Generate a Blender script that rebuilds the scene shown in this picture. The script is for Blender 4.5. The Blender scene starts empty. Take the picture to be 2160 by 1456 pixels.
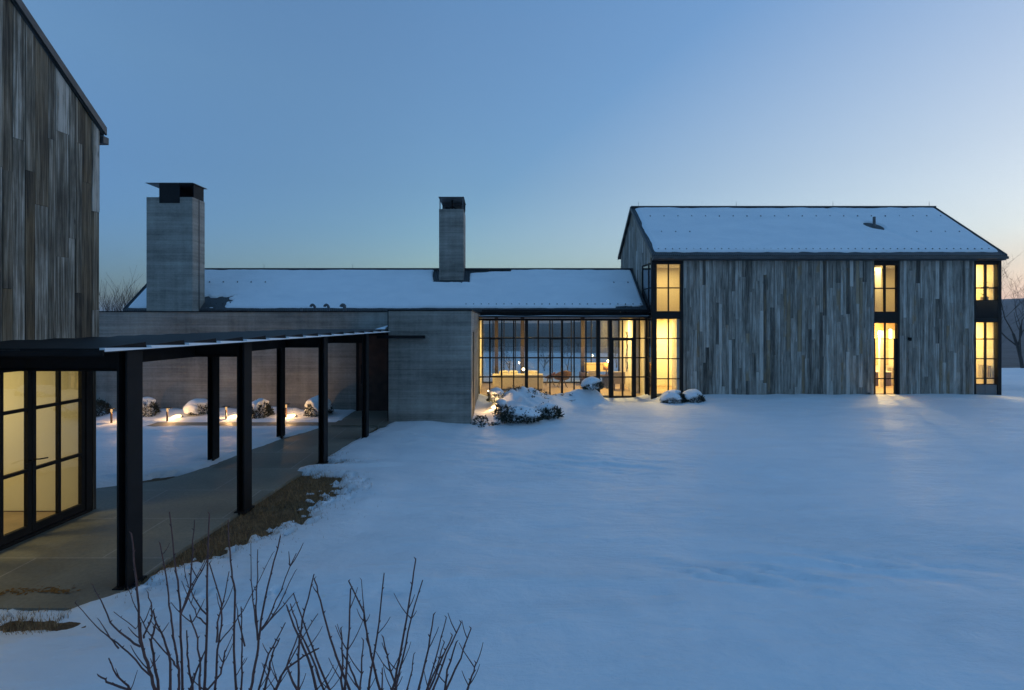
import bpy, bmesh, math, random
import numpy as np
from mathutils import Vector, Matrix

random.seed(7)
SC = bpy.context.scene
COL = SC.collection

# ------------------------------------------------------------------ camera, sky, exposure
E, CX, HY, F = 2.9, 1045.0, 676.0, 1080.0       # eye height; principal point and focal length of the 2160 px photograph
cam = bpy.data.cameras.new('camera')
cam.lens = 18.0
cam.sensor_width = 36.0
cam.shift_x = (1080.0 - CX) / 2160.0
cam.shift_y = (HY - 728.0) / 2160.0
cam.clip_start = 0.05
cam.clip_end = 9000.0
camo = bpy.data.objects.new('camera', cam)
COL.objects.link(camo)
camo.location = (0, 0, E)
camo.rotation_euler = (math.pi / 2, 0, 0)
SC.camera = camo

SUN_EL, SUN_AZ = 2.6, 66.0                        # the last light, low on the right behind the barn
world = bpy.data.worlds.new('World')
SC.world = world
world.use_nodes = True
wt = world.node_tree
bg = wt.nodes['Background']
sky = wt.nodes.new('ShaderNodeTexSky')
sky.sky_type = 'NISHITA'
sky.sun_disc = False
sky.sun_elevation = math.radians(SUN_EL)
sky.sun_rotation = math.radians(SUN_AZ)
sky.altitude = 300
sky.air_density = 1.0
sky.dust_density = 0.6
sky.ozone_density = 3.0


def wn(typ, **kw):
    nd = wt.nodes.new(typ)
    for k, v in kw.items():
        if k.startswith('_'):
            setattr(nd, k[1:], v)
        else:
            key = int(k[1:]) if k[0] == 'i' and k[1:].isdigit() else k
            if isinstance(v, bpy.types.NodeSocket):
                wt.links.new(v, nd.inputs[key])
            else:
                nd.inputs[key].default_value = v
    return nd


# the dusk sky: paler round the sunset, a little deeper and brighter overhead, peach in the last degrees above the sunset
gdir = wn('ShaderNodeTexCoord').outputs['Generated']
gz = wn('ShaderNodeSeparateXYZ', Vector=gdir).outputs[2]
near = wn('ShaderNodeVectorMath', _operation='DOT_PRODUCT', i0=gdir, i1=(math.sin(math.radians(SUN_AZ)), math.cos(math.radians(SUN_AZ)), 0.05)).outputs['Value']
sat0 = wn('ShaderNodeMapRange', Value=near, i1=0.30, i2=0.92, i3=0.80, i4=0.37)
sat1 = wn('ShaderNodeMath', _operation='MULTIPLY_ADD', i0=gz, i1=0.8, i2=sat0.outputs[0])
sat = wn('ShaderNodeMath', _operation='MINIMUM', i0=sat1.outputs[0], i1=0.93)
val = wn('ShaderNodeValToRGB', Fac=gz)
for el_, (p_, c_) in zip([val.color_ramp.elements[0], val.color_ramp.elements[1], val.color_ramp.elements.new(0.25)], ((0.0, 0.83), (0.85, 1.34), (0.25, 0.93))):
    el_.position = p_; el_.color = (c_ / 1.4, c_ / 1.4, c_ / 1.4, 1)
el_ = val.color_ramp.elements.new(0.5)
el_.color = (1.18 / 1.4, 1.18 / 1.4, 1.18 / 1.4, 1)
dim = wn('ShaderNodeMapRange', Value=near, i1=0.30, i2=0.97, i3=1.4 * 1.10, i4=1.4 * 0.90)
vv = wn('ShaderNodeMath', _operation='MULTIPLY', i0=val.outputs[0], i1=dim.outputs[0])
hs = wn('ShaderNodeHueSaturation', Saturation=sat.outputs[0], Value=vv.outputs[0], Color=sky.outputs[0])
away = wn('ShaderNodeMapRange', Value=near, i1=0.30, i2=-0.25, i3=0.0, i4=1.0)
lowl = wn('ShaderNodeMapRange', Value=gz, i1=0.02, i2=0.40, i3=1.0, i4=0.0)
facl = wn('ShaderNodeMath', _operation='MULTIPLY', i0=away.outputs[0], i1=lowl.outputs[0])
blue = wn('ShaderNodeMix', _data_type='RGBA', _blend_type='MULTIPLY', i0=facl.outputs[0], i6=hs.outputs[0], i7=(0.44, 0.60, 0.98, 1))
low = wn('ShaderNodeMapRange', Value=gz, i1=0.02, i2=0.13, i3=1.0, i4=0.0)
side = wn('ShaderNodeMapRange', Value=near, i1=0.72, i2=0.95, i3=0.0, i4=1.0)
fac = wn('ShaderNodeMath', _operation='MULTIPLY', i0=low.outputs[0], i1=side.outputs[0])
peach = wn('ShaderNodeMix', _data_type='RGBA', _blend_type='MULTIPLY', i0=fac.outputs[0], i6=blue.outputs[2], i7=(0.74, 0.54, 0.44, 1))
high = wn('ShaderNodeMapRange', Value=gz, i1=0.50, i2=0.80, i3=0.0, i4=1.0)
top = wn('ShaderNodeMix', _data_type='RGBA', _blend_type='MULTIPLY', i0=high.outputs[0], i6=peach.outputs[2], i7=(0.92, 1.14, 1.16, 1))
wt.links.new(top.outputs[2], bg.inputs['Color'])
bg.inputs['Strength'].default_value = 0.15

sun = bpy.data.lights.new('sun', 'SUN')
sun.energy = 0.05
sun.angle = math.radians(40)
sun.color = (1.0, 0.72, 0.5)
suno = bpy.data.objects.new('sun', sun)
COL.objects.link(suno)
_d = Vector((math.sin(math.radians(SUN_AZ)) * math.cos(math.radians(SUN_EL)), math.cos(math.radians(SUN_AZ)) * math.cos(math.radians(SUN_EL)), math.sin(math.radians(SUN_EL))))
suno.rotation_euler = _d.to_track_quat('Z', 'Y').to_euler()

SC.view_settings.view_transform = 'Standard'
SC.view_settings.look = 'None'
SC.view_settings.exposure = 1.56
SC.view_settings.gamma = 1.0
SC.cycles.use_denoising = True
SC.cycles.max_bounces = 8
SC.cycles.transparent_max_bounces = 16
SC.cycles.caustics_reflective = False
SC.cycles.caustics_refractive = False
SC.cycles.sample_clamp_indirect = 4.0


def P(px, py, Y):
    return Vector(((px - CX) / F * Y, Y, E - (py - HY) / F * Y))


def XX(px, Y):
    return (px - CX) / F * Y


def ZZ(py, Y):
    return E - (py - HY) / F * Y


# ------------------------------------------------------------------ noise in numpy
_perm = np.random.RandomState(3).rand(512, 512)


def vnoise(x, y):
    xi = np.floor(x).astype(int); yi = np.floor(y).astype(int)
    fx = x - xi; fy = y - yi
    fx = fx * fx * (3 - 2 * fx); fy = fy * fy * (3 - 2 * fy)
    a = _perm[xi % 512, yi % 512]; b = _perm[(xi + 1) % 512, yi % 512]
    c = _perm[xi % 512, (yi + 1) % 512]; d = _perm[(xi + 1) % 512, (yi + 1) % 512]
    return (a * (1 - fx) + b * fx) * (1 - fy) + (c * (1 - fx) + d * fx) * fy


def fbm(x, y, oct=4, gain=0.5):
    s = 0; a = 1; t = 0
    for i in range(oct):
        s = s + a * (vnoise(x * 2 ** i + 17.3 * i, y * 2 ** i + 5.1 * i) - 0.5); t += a; a *= gain
    return s / t * 2          # about -1..1


def smooth(a, b, x):
    t = np.clip((x - a) / (b - a), 0, 1)
    return t * t * (3 - 2 * t)


# ------------------------------------------------------------------ materials
class NT:
    def __init__(s, name):
        s.m = bpy.data.materials.new(name); s.m.use_nodes = True
        s.t = s.m.node_tree; s.p = s.t.nodes['Principled BSDF']; s.out = s.t.nodes['Material Output']

    def n(s, typ, **kw):
        nd = s.t.nodes.new(typ)
        for k, v in kw.items():
            if k.startswith('_'):
                setattr(nd, k[1:], v)
            else:
                key = int(k[1:]) if k[0] == 'i' and k[1:].isdigit() else k.replace('__', ' ')
                if isinstance(v, bpy.types.NodeSocket):
                    s.t.links.new(v, nd.inputs[key])
                else:
                    nd.inputs[key].default_value = v
        return nd

    def set(s, **kw):
        for k, v in kw.items():
            key = k.replace('__', ' ')
            if isinstance(v, bpy.types.NodeSocket):
                s.t.links.new(v, s.p.inputs[key])
            else:
                s.p.inputs[key].default_value = v

    def coord(s, scale=(1, 1, 1), kind='Object', vec=None):
        if vec is None:
            vec = s.n('ShaderNodeTexCoord').outputs[kind]
        return s.n('ShaderNodeMapping', Vector=vec, Scale=scale).outputs[0]

    def noise(s, vec, scale=1.0, detail=4.0, rough=0.55, dist=0.0):
        return s.n('ShaderNodeTexNoise', Vector=vec, Scale=scale, Detail=detail, Roughness=rough, Distortion=dist).outputs[0]

    def ramp(s, fac, stops):
        r = s.n('ShaderNodeValToRGB', Fac=fac)
        e = r.color_ramp.elements
        while len(e) < len(stops):
            e.new(0.5)
        for el, (p, c) in zip(e, stops):
            el.position = p; el.color = (*c, 1) if len(c) == 3 else c
        return r.outputs[0]

    def mix(s, fac, a, b, mode='MIX'):
        nd = s.n('ShaderNodeMix', _data_type='RGBA', _blend_type=mode)
        for i, v in ((0, fac), (6, a), (7, b)):
            if isinstance(v, bpy.types.NodeSocket):
                s.t.links.new(v, nd.inputs[i])
            else:
                nd.inputs[i].default_value = v if i == 0 else ((*v, 1) if len(v) == 3 else v)
        return nd.outputs[2]

    def math(s, op, a, b=0.0, clamp=False):
        nd = s.n('ShaderNodeMath', _operation=op, _use_clamp=clamp)
        for i, v in ((0, a), (1, b)):
            if isinstance(v, bpy.types.NodeSocket):
                s.t.links.new(v, nd.inputs[i])
            else:
                nd.inputs[i].default_value = v
        return nd.outputs[0]

    def bump(s, h, strength=0.3, dist=0.02):
        return s.n('ShaderNodeBump', Height=h, Strength=strength, Distance=dist).outputs[0]


def g3(v):
    return (v, v, v)


M = {}


def plain(name, col, rough=0.6, metal=0.0, var=0.12, scale=6.0, bump=0.0, spec=None):
    t = NT(name)
    c = t.coord()
    nz = t.noise(c, scale, 5)
    lo = tuple(x * (1 - var) for x in col); hi = tuple(min(1, x * (1 + var)) for x in col)
    t.set(Base__Color=t.ramp(nz, [(0.3, lo), (0.7, hi)]), Roughness=rough, Metallic=metal)
    if bump:
        t.set(Normal=t.bump(nz, bump, 0.01))
    if max(col) < 0.02:
        t.p.inputs['Specular IOR Level'].default_value = 0.2
    M[name] = t.m
    return t


def wood(name, dark, warm, light, bright, browns, gain=1.0):
    t = NT(name)
    at = t.n('ShaderNodeAttribute', _attribute_name='plank')
    sep = t.n('ShaderNodeSeparateXYZ', Vector=at.outputs['Vector'])
    tone, rnd, hue = sep.outputs[0], sep.outputs[1], sep.outputs[2]
    off = t.n('ShaderNodeCombineXYZ', X=t.math('MULTIPLY', rnd, 91.0), Y=t.math('MULTIPLY', hue, 57.0), Z=t.math('MULTIPLY', rnd, 33.0)).outputs[0]
    base = t.n('ShaderNodeVectorMath', _operation='ADD', i0=t.n('ShaderNodeTexCoord').outputs['Object'], i1=off).outputs[0]
    fine = t.noise(t.coord((60, 60, 1.6), vec=base), 1.0, 6, 0.65, 0.4)
    streak = t.noise(t.coord((11, 11, 0.55), vec=base), 1.0, 4, 0.6, 0.8)
    blot = t.noise(t.coord((3.0, 3.0, 1.1), vec=base), 1.0, 5, 0.6)
    kn = t.n('ShaderNodeTexVoronoi', Vector=t.coord((5.5, 5.5, 1.4), vec=base), Scale=1.0, Randomness=1.0).outputs['Distance']
    knot = t.ramp(kn, [(0.03, g3(0)), (0.09, g3(1))])
    mid = t.noise(t.coord((30, 30, 0.7), vec=base), 1.0, 5, 0.65, 0.6)
    v = t.math('ADD', t.math('MULTIPLY', tone, 0.62), t.math('MULTIPLY', t.math('SUBTRACT', streak, 0.24), 0.80))
    v = t.math('ADD', v, t.math('MULTIPLY', t.math('SUBTRACT', mid, 0.5), 1.0))
    v = t.math('ADD', v, t.math('MULTIPLY', t.math('SUBTRACT', fine, 0.5), 0.85))
    v = t.math('ADD', v, t.math('MULTIPLY', t.math('SUBTRACT', blot, 0.5), 0.75))
    if gain != 1.0:
        v = t.math('ADD', t.math('MULTIPLY', t.math('SUBTRACT', v, 0.42), gain), 0.42)
    gray = t.ramp(v, [(0.06, dark), (0.34, warm), (0.6, light), (0.92, bright)])
    brown = t.ramp(v, [(0.06, tuple(x * 0.8 for x in dark)), (0.45, (warm[0] * 1.25, warm[1] * 1.0, warm[2] * 0.72)), (0.9, (light[0] * 1.08, light[1] * 0.92, light[2] * 0.72))])
    c = t.mix(t.ramp(t.math('ADD', hue, t.math('MULTIPLY', t.math('SUBTRACT', blot, 0.5), 0.9)), [(browns[0], g3(0)), (browns[1], g3(1))]), gray, brown)
    c = t.mix(1.0, c, t.mix(0.6, (1, 1, 1), knot), 'MULTIPLY')
    t.set(Base__Color=c, Roughness=0.85, Normal=t.bump(t.math('ADD', fine, t.math('MULTIPLY', streak, 0.6)), 0.55, 0.012))
    M[name] = t.m


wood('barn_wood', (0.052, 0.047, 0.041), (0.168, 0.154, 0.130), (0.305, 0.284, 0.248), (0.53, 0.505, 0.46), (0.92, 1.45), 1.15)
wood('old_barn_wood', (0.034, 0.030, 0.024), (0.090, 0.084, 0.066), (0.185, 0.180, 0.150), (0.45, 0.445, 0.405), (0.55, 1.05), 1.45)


def concrete(name, lo, hi):
    t = NT(name)
    c0 = t.n('ShaderNodeTexCoord').outputs['Object']
    big = t.noise(t.coord((0.5, 0.5, 0.9), vec=c0), 1.0, 6, 0.62, 0.3)
    band = t.noise(t.coord((0.28, 0.28, 9.0), vec=c0), 1.0, 6, 0.7, 0.15)
    line = t.noise(t.coord((0.5, 0.5, 42.0), vec=c0), 1.0, 3, 0.6)
    drip = t.noise(t.coord((5.0, 5.0, 0.22), vec=c0), 1.0, 4, 0.6)
    spk = t.noise(t.coord((14, 14, 14), vec=c0), 1.0, 4, 0.6)
    sepz = t.n('ShaderNodeSeparateXYZ', Vector=c0).outputs[2]
    board = t.n('ShaderNodeTexWhiteNoise', _noise_dimensions='1D', W=t.math('FLOOR', t.math('MULTIPLY', sepz, 7.3))).outputs[0]
    fr = t.math('FRACT', t.math('MULTIPLY', sepz, 7.3))
    joint = t.ramp(fr, [(0.0, g3(0)), (0.06, g3(1)), (0.95, g3(1)), (1.0, g3(0.2))])
    v = t.math('ADD', t.math('MULTIPLY', big, 0.75), t.math('MULTIPLY', band, 0.50))
    v = t.math('ADD', v, t.math('MULTIPLY', t.math('MULTIPLY', t.math('SUBTRACT', line, 0.5), big), 0.55))
    v = t.math('SUBTRACT', v, 0.08)
    v = t.math('ADD', v, t.math('MULTIPLY', t.math('SUBTRACT', board, 0.5), 0.07))
    v = t.math('ADD', v, t.math('MULTIPLY', t.math('SUBTRACT', drip, 0.5), 0.34))
    v = t.math('ADD', v, t.math('MULTIPLY', t.math('SUBTRACT', spk, 0.5), 0.22))
    c = t.ramp(v, [(0.28, lo), (0.80, hi)])
    c = t.mix(0.18, c, joint, 'MULTIPLY')
    h = t.math('ADD', t.math('MULTIPLY', joint, 0.5), t.math('ADD', band, line))
    t.set(Base__Color=c, Roughness=0.8, Normal=t.bump(h, 0.4, 0.01))
    M[name] = t.m


concrete('board_concrete', (0.105, 0.100, 0.088), (0.41, 0.39, 0.345))

plain('black_steel', (0.0075, 0.008, 0.009), 0.6, 0.0, 0.3, 5.0)
plain('window_steel', (0.012, 0.012, 0.0125), 0.55, 0.0, 0.25, 5.0)
plain('trim_metal', (0.055, 0.062, 0.068), 0.45, 0.4, 0.2, 4.0)
plain('gutter_metal', (0.075, 0.08, 0.085), 0.45, 0.5, 0.25, 4.0)
plain('cap_steel', (0.10, 0.105, 0.11), 0.5, 0.5, 0.25, 8.0)
plain('dark_panel', (0.03, 0.032, 0.035), 0.4, 0.0, 0.2, 3.0)
plain('grey_panel', (0.13, 0.14, 0.15), 0.5, 0.0, 0.12, 2.0)
plain('door_wood', (0.055, 0.03, 0.022), 0.55, 0.0, 0.35, 5.0)
plain('cream_plaster', (0.80, 0.74, 0.56), 0.9, 0.0, 0.04, 1.2)
plain('white_plaster', (0.82, 0.79, 0.70), 0.9, 0.0, 0.03, 1.2)
plain('ceiling_wood', (0.42, 0.27, 0.13), 0.7, 0.0, 0.2, 3.0)
plain('tan_tile', (0.55, 0.42, 0.2), 0.6, 0.0, 0.25, 9.0)
plain('oak_floor', (0.34, 0.25, 0.16), 0.45, 0.0, 0.2, 3.0)
plain('oak_post', (0.05, 0.034, 0.024), 0.6, 0.0, 0.2, 3.0)
plain('cream_fabric', (0.74, 0.66, 0.48), 0.95, 0.0, 0.08, 12.0)
plain('grey_fabric', (0.36, 0.31, 0.24), 0.95, 0.0, 0.1, 12.0)
plain('red_leather', (0.075, 0.028, 0.022), 0.5, 0.0, 0.2, 6.0)
plain('walnut', (0.07, 0.04, 0.025), 0.5, 0.0, 0.25, 6.0)
plain('navy_paint', (0.035, 0.038, 0.055), 0.5, 0.0, 0.2, 6.0)
plain('amber_shade', (0.60, 0.30, 0.09), 0.9, 0.0, 0.1, 8.0)
plain('gold_lacquer', (0.68, 0.52, 0.22), 0.6, 0.0, 0.1, 3.0)
plain('towel', (0.72, 0.68, 0.55), 0.95, 0.0, 0.1, 20.0)
plain('ink_black', (0.02, 0.02, 0.02), 0.7, 0.0, 0.2, 8.0)
plain('plant_green', (0.05, 0.08, 0.03), 0.6, 0.0, 0.3, 14.0)
plain('twig_bark', (0.10, 0.042, 0.034), 0.65, 0.0, 0.35, 30.0)
plain('tree_bark', (0.060, 0.048, 0.042), 0.9, 0.0, 0.3, 12.0)
plain('needle_leaf', (0.016, 0.022, 0.012), 0.6, 0.0, 0.55, 9.0)
plain('laurel_leaf', (0.020, 0.030, 0.015), 0.5, 0.0, 0.55, 11.0)
plain('dead_grass', (0.30, 0.185, 0.085), 0.9, 0.0, 0.45, 15.0)
plain('wet_leaf', (0.20, 0.095, 0.02), 0.8, 0.0, 0.3, 20.0)


def snow_mat(name, b=0.35):
    t = NT(name)
    c = t.n('ShaderNodeTexCoord').outputs['Object']
    a = t.noise(t.coord((1.2, 2.4, 2), vec=c), 1.0, 6, 0.62, 0.5)
    f = t.noise(t.coord((14, 14, 14), vec=c), 1.0, 5, 0.65)
    w = t.noise(t.coord((0.35, 1.7, 1), vec=c), 1.0, 5, 0.6, 0.8)
    col = t.ramp(t.math('ADD', t.math('MULTIPLY', a, 0.5), t.math('MULTIPLY', w, 0.5)), [(0.3, (0.72, 0.77, 0.81)), (0.7, (0.84, 0.875, 0.90))])
    patch = t.ramp(t.noise(t.coord((0.30, 0.45, 1), vec=c), 1.0, 4, 0.6, 1.0), [(0.45, g3(0)), (0.62, g3(1))])
    crust = t.noise(t.coord((3.5, 11, 9), vec=c), 1.0, 6, 0.7, 1.2)
    grain = t.noise(t.coord((70, 70, 70), vec=c), 1.0, 3, 0.6)
    h = t.math('ADD', t.math('ADD', a, t.math('MULTIPLY', w, 1.4)), t.math('MULTIPLY', f, 0.22))
    h = t.math('ADD', h, t.math('MULTIPLY', t.math('MULTIPLY', crust, patch), 0.9))
    h = t.math('ADD', h, t.math('MULTIPLY', grain, 0.07))
    t.set(Base__Color=col, Roughness=t.ramp(patch, [(0.0, g3(0.50)), (1.0, g3(0.68))]), Normal=t.bump(h, b, 0.06))
    t.p.inputs['Specular IOR Level'].default_value = 0.42
    M[name] = t.m


snow_mat('snow', 0.6)
snow_mat('roof_snow', 0.16)


def corrugated():
    t = NT('corrugated_roof')
    c = t.n('ShaderNodeTexCoord').outputs['Object']
    w = t.n('ShaderNodeTexWave', _wave_type='BANDS', _bands_direction='X', Vector=c, Scale=4.2, Distortion=0.0).outputs[1]
    n = t.noise(t.coord((1, 1, 1), vec=c), 4.0, 4)
    t.set(Base__Color=t.mix(t.math('MULTIPLY', w, 0.6), t.ramp(n, [(0.3, (0.028, 0.034, 0.038)), (0.7, (0.05, 0.06, 0.065))]), (0.09, 0.10, 0.105)), Roughness=0.45, Metallic=0.4, Normal=t.bump(w, 0.9, 0.02))
    M['corrugated_roof'] = t.m


corrugated()


def glass_mat(name, tint=(0.93, 0.95, 0.95), k=1.0, rough=0.0):
    t = NT(name)
    tr = t.n('ShaderNodeBsdfTransparent', Color=(*tint, 1))
    gl = t.n('ShaderNodeBsdfGlossy', Color=(0.95, 0.97, 1.0, 1), Roughness=rough)
    bf = t.n('ShaderNodeNewGeometry').outputs['Backfacing']
    fr = t.n('ShaderNodeFresnel', IOR=t.math('SUBTRACT', 1.5, t.math('MULTIPLY', bf, 1.5 - 1 / 1.5)))   # same reflection from either side of the pane
    geo = t.noise(t.coord((1.6, 1.6, 1.6)), 1.0, 2)
    t.t.links.new(t.bump(geo, 0.02, 0.05), gl.inputs['Normal'])
    mx = t.n('ShaderNodeMixShader', Fac=t.math('MULTIPLY', fr.outputs[0], k, True), i1=tr.outputs[0], i2=gl.outputs[0])
    t.t.links.new(mx.outputs[0], t.out.inputs['Surface'])
    M[name] = t.m


glass_mat('window_glass', (0.92, 0.94, 0.93), 1.35)
glass_mat('dark_glass', (0.07, 0.085, 0.10), 2.0)


def emit(name, col, st):
    t = NT(name)
    e = t.n('ShaderNodeEmission', Color=(*col, 1), Strength=st)
    t.t.links.new(e.outputs[0], t.out.inputs['Surface'])
    M[name] = t.m


plain('black_glass', (0.010, 0.012, 0.013), 0.08, 0.0, 0.2, 3.0)
M['black_glass'].node_tree.nodes['Principled BSDF'].inputs['Specular IOR Level'].default_value = 0.5
emit('bulb', (1.0, 0.72, 0.35), 16.0)
emit('tube_light', (1.0, 0.80, 0.48), 2.2)
emit('path_lens', (1.0, 0.62, 0.26), 2.4)
emit('slot_light', (1.0, 0.58, 0.24), 0.30)


def paving():
    t = NT('bluestone')
    c = t.n('ShaderNodeTexCoord').outputs['Object']
    b = t.n('ShaderNodeTexBrick', Vector=c, Scale=1.0, Color1=(0.20, 0.19, 0.15, 1), Color2=(0.245, 0.23, 0.18, 1), Mortar=(0.34, 0.32, 0.27, 1))
    b.inputs['Mortar Size'].default_value = 0.011
    b.inputs['Brick Width'].default_value = 1.6
    b.inputs['Row Height'].default_value = 1.25
    n = t.noise(c, 1.3, 6, 0.65, 0.4)
    f = t.noise(c, 22.0, 4, 0.6)
    v = t.ramp(n, [(0.3, g3(0.66)), (0.7, g3(1.15))])
    v2 = t.ramp(f, [(0.3, g3(0.85)), (0.7, g3(1.1))])
    col = t.mix(1.0, t.mix(1.0, b.outputs[0], v, 'MULTIPLY'), v2, 'MULTIPLY')
    t.set(Base__Color=col, Roughness=t.ramp(n, [(0.3, g3(0.45)), (0.7, g3(0.8))]), Normal=t.bump(t.math('ADD', n, t.math('MULTIPLY', f, 0.3)), 0.25, 0.02))
    M['bluestone'] = t.m


paving()


def soil():
    t = NT('soil')
    c = t.n('ShaderNodeTexCoord').outputs['Object']
    n = t.noise(c, 5.0, 8, 0.7, 0.3)
    f = t.noise(t.coord((1, 1, 1), vec=c), 45.0, 5, 0.7)
    col = t.ramp(t.math('ADD', t.math('MULTIPLY', n, 0.6), t.math('MULTIPLY', f, 0.4)), [(0.3, (0.055, 0.032, 0.015)), (0.5, (0.15, 0.09, 0.042)), (0.7, (0.28, 0.18, 0.088))])
    t.set(Base__Color=col, Roughness=0.95, Normal=t.bump(f, 0.9, 0.03))
    M['soil'] = t.m


soil()


def land():
    t = NT('wooded_land')
    at = t.n('ShaderNodeAttribute', _attribute_name='cover')
    c = t.n('ShaderNodeTexCoord').outputs['Object']
    n = t.noise(t.coord((0.03, 0.03, 0.03), vec=c), 1.0, 8, 0.75)
    tr = t.noise(t.coord((0.16, 0.16, 0.05), vec=c), 1.0, 5, 0.7)
    wide = t.noise(t.coord((0.022, 0.022, 0.05), vec=c), 1.0, 6, 0.75, 0.5)
    forest = t.ramp(t.math('ADD', t.math('MULTIPLY', tr, 0.45), t.math('MULTIPLY', wide, 0.55)), [(0.36, (0.012, 0.015, 0.016)), (0.66, (0.115, 0.118, 0.12))])
    v = t.math('ADD', at.outputs['Fac'], t.math('MULTIPLY', t.math('SUBTRACT', n, 0.5), 0.9))
    col = t.mix(t.ramp(v, [(0.46, g3(0)), (0.58, g3(1))]), forest, (0.72, 0.75, 0.80))
    t.set(Base__Color=col, Roughness=0.95)
    M['wooded_land'] = t.m


land()


# ------------------------------------------------------------------ mesh helpers
class MB:
    def __init__(s):
        s.v, s.f, s.a = [], [], []

    def add(s, vs, fs, a=None):
        b = len(s.v)
        s.v += [tuple(x) for x in vs]
        s.f += [tuple(b + i for i in f) for f in fs]
        s.a += [a or (0, 0, 0)] * len(fs)
        return s

    def box(s, x0, x1, y0, y1, z0, z1, a=None, M4=None):
        vs = [Vector((x, y, z)) for z in (z0, z1) for y in (y0, y1) for x in (x0, x1)]
        if M4 is not None:
            vs = [M4 @ v for v in vs]
        return s.add(vs, [(0, 2, 3, 1), (4, 5, 7, 6), (0, 1, 5, 4), (2, 6, 7, 3), (0, 4, 6, 2), (1, 3, 7, 5)], a)

    def hexa(s, lo, hi, a=None):
        # lo, hi: 4 corner points each, same winding
        return s.add(list(lo) + list(hi), [(3, 2, 1, 0), (4, 5, 6, 7), (0, 1, 5, 4), (1, 2, 6, 5), (2, 3, 7, 6), (3, 0, 4, 7)], a)

    def tube(s, pts, rs, n=7, cap=True):
        pts = [Vector(p) for p in pts]
        if not hasattr(rs, '__len__'):
            rs = [rs] * len(pts)
        b = len(s.v)
        prev = None
        for i, p in enumerate(pts):
            d = (pts[min(i + 1, len(pts) - 1)] - pts[max(i - 1, 0)]).normalized()
            if prev is None:
                up = Vector((0, 0, 1)) if abs(d.z) < 0.9 else Vector((1, 0, 0))
                u = d.cross(up).normalized()
            else:
                u = (prev - d * prev.dot(d)).normalized()
            prev = u
            w = d.cross(u)
            for k in range(n):
                an = 2 * math.pi * k / n
                s.v.append(tuple(p + (u * math.cos(an) + w * math.sin(an)) * rs[i]))
        for i in range(len(pts) - 1):
            for k in range(n):
                s.f.append((b + i * n + k, b + i * n + (k + 1) % n, b + (i + 1) * n + (k + 1) % n, b + (i + 1) * n + k))
                s.a.append((0, 0, 0))
        if cap:
            s.f.append(tuple(b + k for k in reversed(range(n)))); s.a.append((0, 0, 0))
            s.f.append(tuple(b + (len(pts) - 1) * n + k for k in range(n))); s.a.append((0, 0, 0))
        return s

    def lathe(s, c, prof, n=16):
        b = len(s.v)
        for r, z in prof:
            for k in range(n):
                an = 2 * math.pi * k / n
                s.v.append((c[0] + r * math.cos(an), c[1] + r * math.sin(an), c[2] + z))
        for i in range(len(prof) - 1):
            for k in range(n):
                s.f.append((b + i * n + k, b + i * n + (k + 1) % n, b + (i + 1) * n + (k + 1) % n, b + (i + 1) * n + k))
                s.a.append((0, 0, 0))
        s.f.append(tuple(b + k for k in reversed(range(n)))); s.a.append((0, 0, 0))
        s.f.append(tuple(b + (len(prof) - 1) * n + k for k in range(n))); s.a.append((0, 0, 0))
        return s

    def build(s, name, mat, parent=None, smooth=False, bevel=0.0, attr=None):
        me = bpy.data.meshes.new(name)
        me.from_pydata(s.v, [], s.f)
        if attr:
            at = me.attributes.new(attr, 'FLOAT_VECTOR', 'FACE')
            at.data.foreach_set('vector', np.array(s.a, dtype=np.float32).ravel())
        me.materials.append(M[mat])
        if smooth:
            me.polygons.foreach_set('use_smooth', [True] * len(me.polygons))
        me.update()
        o = bpy.data.objects.new(name, me)
        COL.objects.link(o)
        if bevel:
            bv = o.modifiers.new('bevel', 'BEVEL'); bv.width = bevel; bv.segments = 2; bv.limit_method = 'ANGLE'
        if parent is not None:
            o.parent = parent
            if parent_world(parent) != Vector((0, 0, 0)):
                o.matrix_parent_inverse = Matrix.Translation(-parent_world(parent))
        return o


def parent_world(o):
    # only a thing's root Empty stands away from the origin; its parts keep world coordinates
    return Vector(o.location) if o.parent is None else Vector((0, 0, 0))


def tag(o, label, cat, group=None, kind=None):
    o['label'] = label; o['category'] = cat
    if group:
        o['group'] = group
    if kind:
        o['kind'] = kind
    return o


def thing(name, label, cat, loc=(0, 0, 0), group=None):
    o = bpy.data.objects.new(name, None)
    o.empty_display_size = 0.2
    COL.objects.link(o)
    o.location = loc
    return tag(o, label, cat, group)


def grid_mesh(name, X, Y, Z, mat, kind=None, parent=None, smooth=True, attr=None):
    ny, nx = X.shape
    co = np.stack([X, Y, Z], -1).reshape(-1, 3).astype(np.float32)
    i = np.arange(ny * nx).reshape(ny, nx)
    q = np.stack([i[:-1, :-1], i[:-1, 1:], i[1:, 1:], i[1:, :-1]], -1).reshape(-1, 4)
    me = bpy.data.meshes.new(name)
    me.vertices.add(len(co)); me.vertices.foreach_set('co', co.ravel())
    me.loops.add(q.size); me.loops.foreach_set('vertex_index', q.ravel().astype(np.int32))
    me.polygons.add(len(q)); me.polygons.foreach_set('loop_start', (np.arange(len(q)) * 4).astype(np.int32))
    me.update(calc_edges=True)
    if attr:
        a = me.attributes.new(attr[0], 'FLOAT', 'POINT'); a.data.foreach_set('value', attr[1].ravel().astype(np.float32))
    me.polygons.foreach_set('use_smooth', [smooth] * len(q))
    me.materials.append(M[mat])
    o = bpy.data.objects.new(name, me); COL.objects.link(o)
    if kind:
        o['kind'] = kind
    if parent is not None:
        o.parent = parent
        o.matrix_parent_inverse = Matrix.Translation(-parent_world(parent))
    return o


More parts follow.
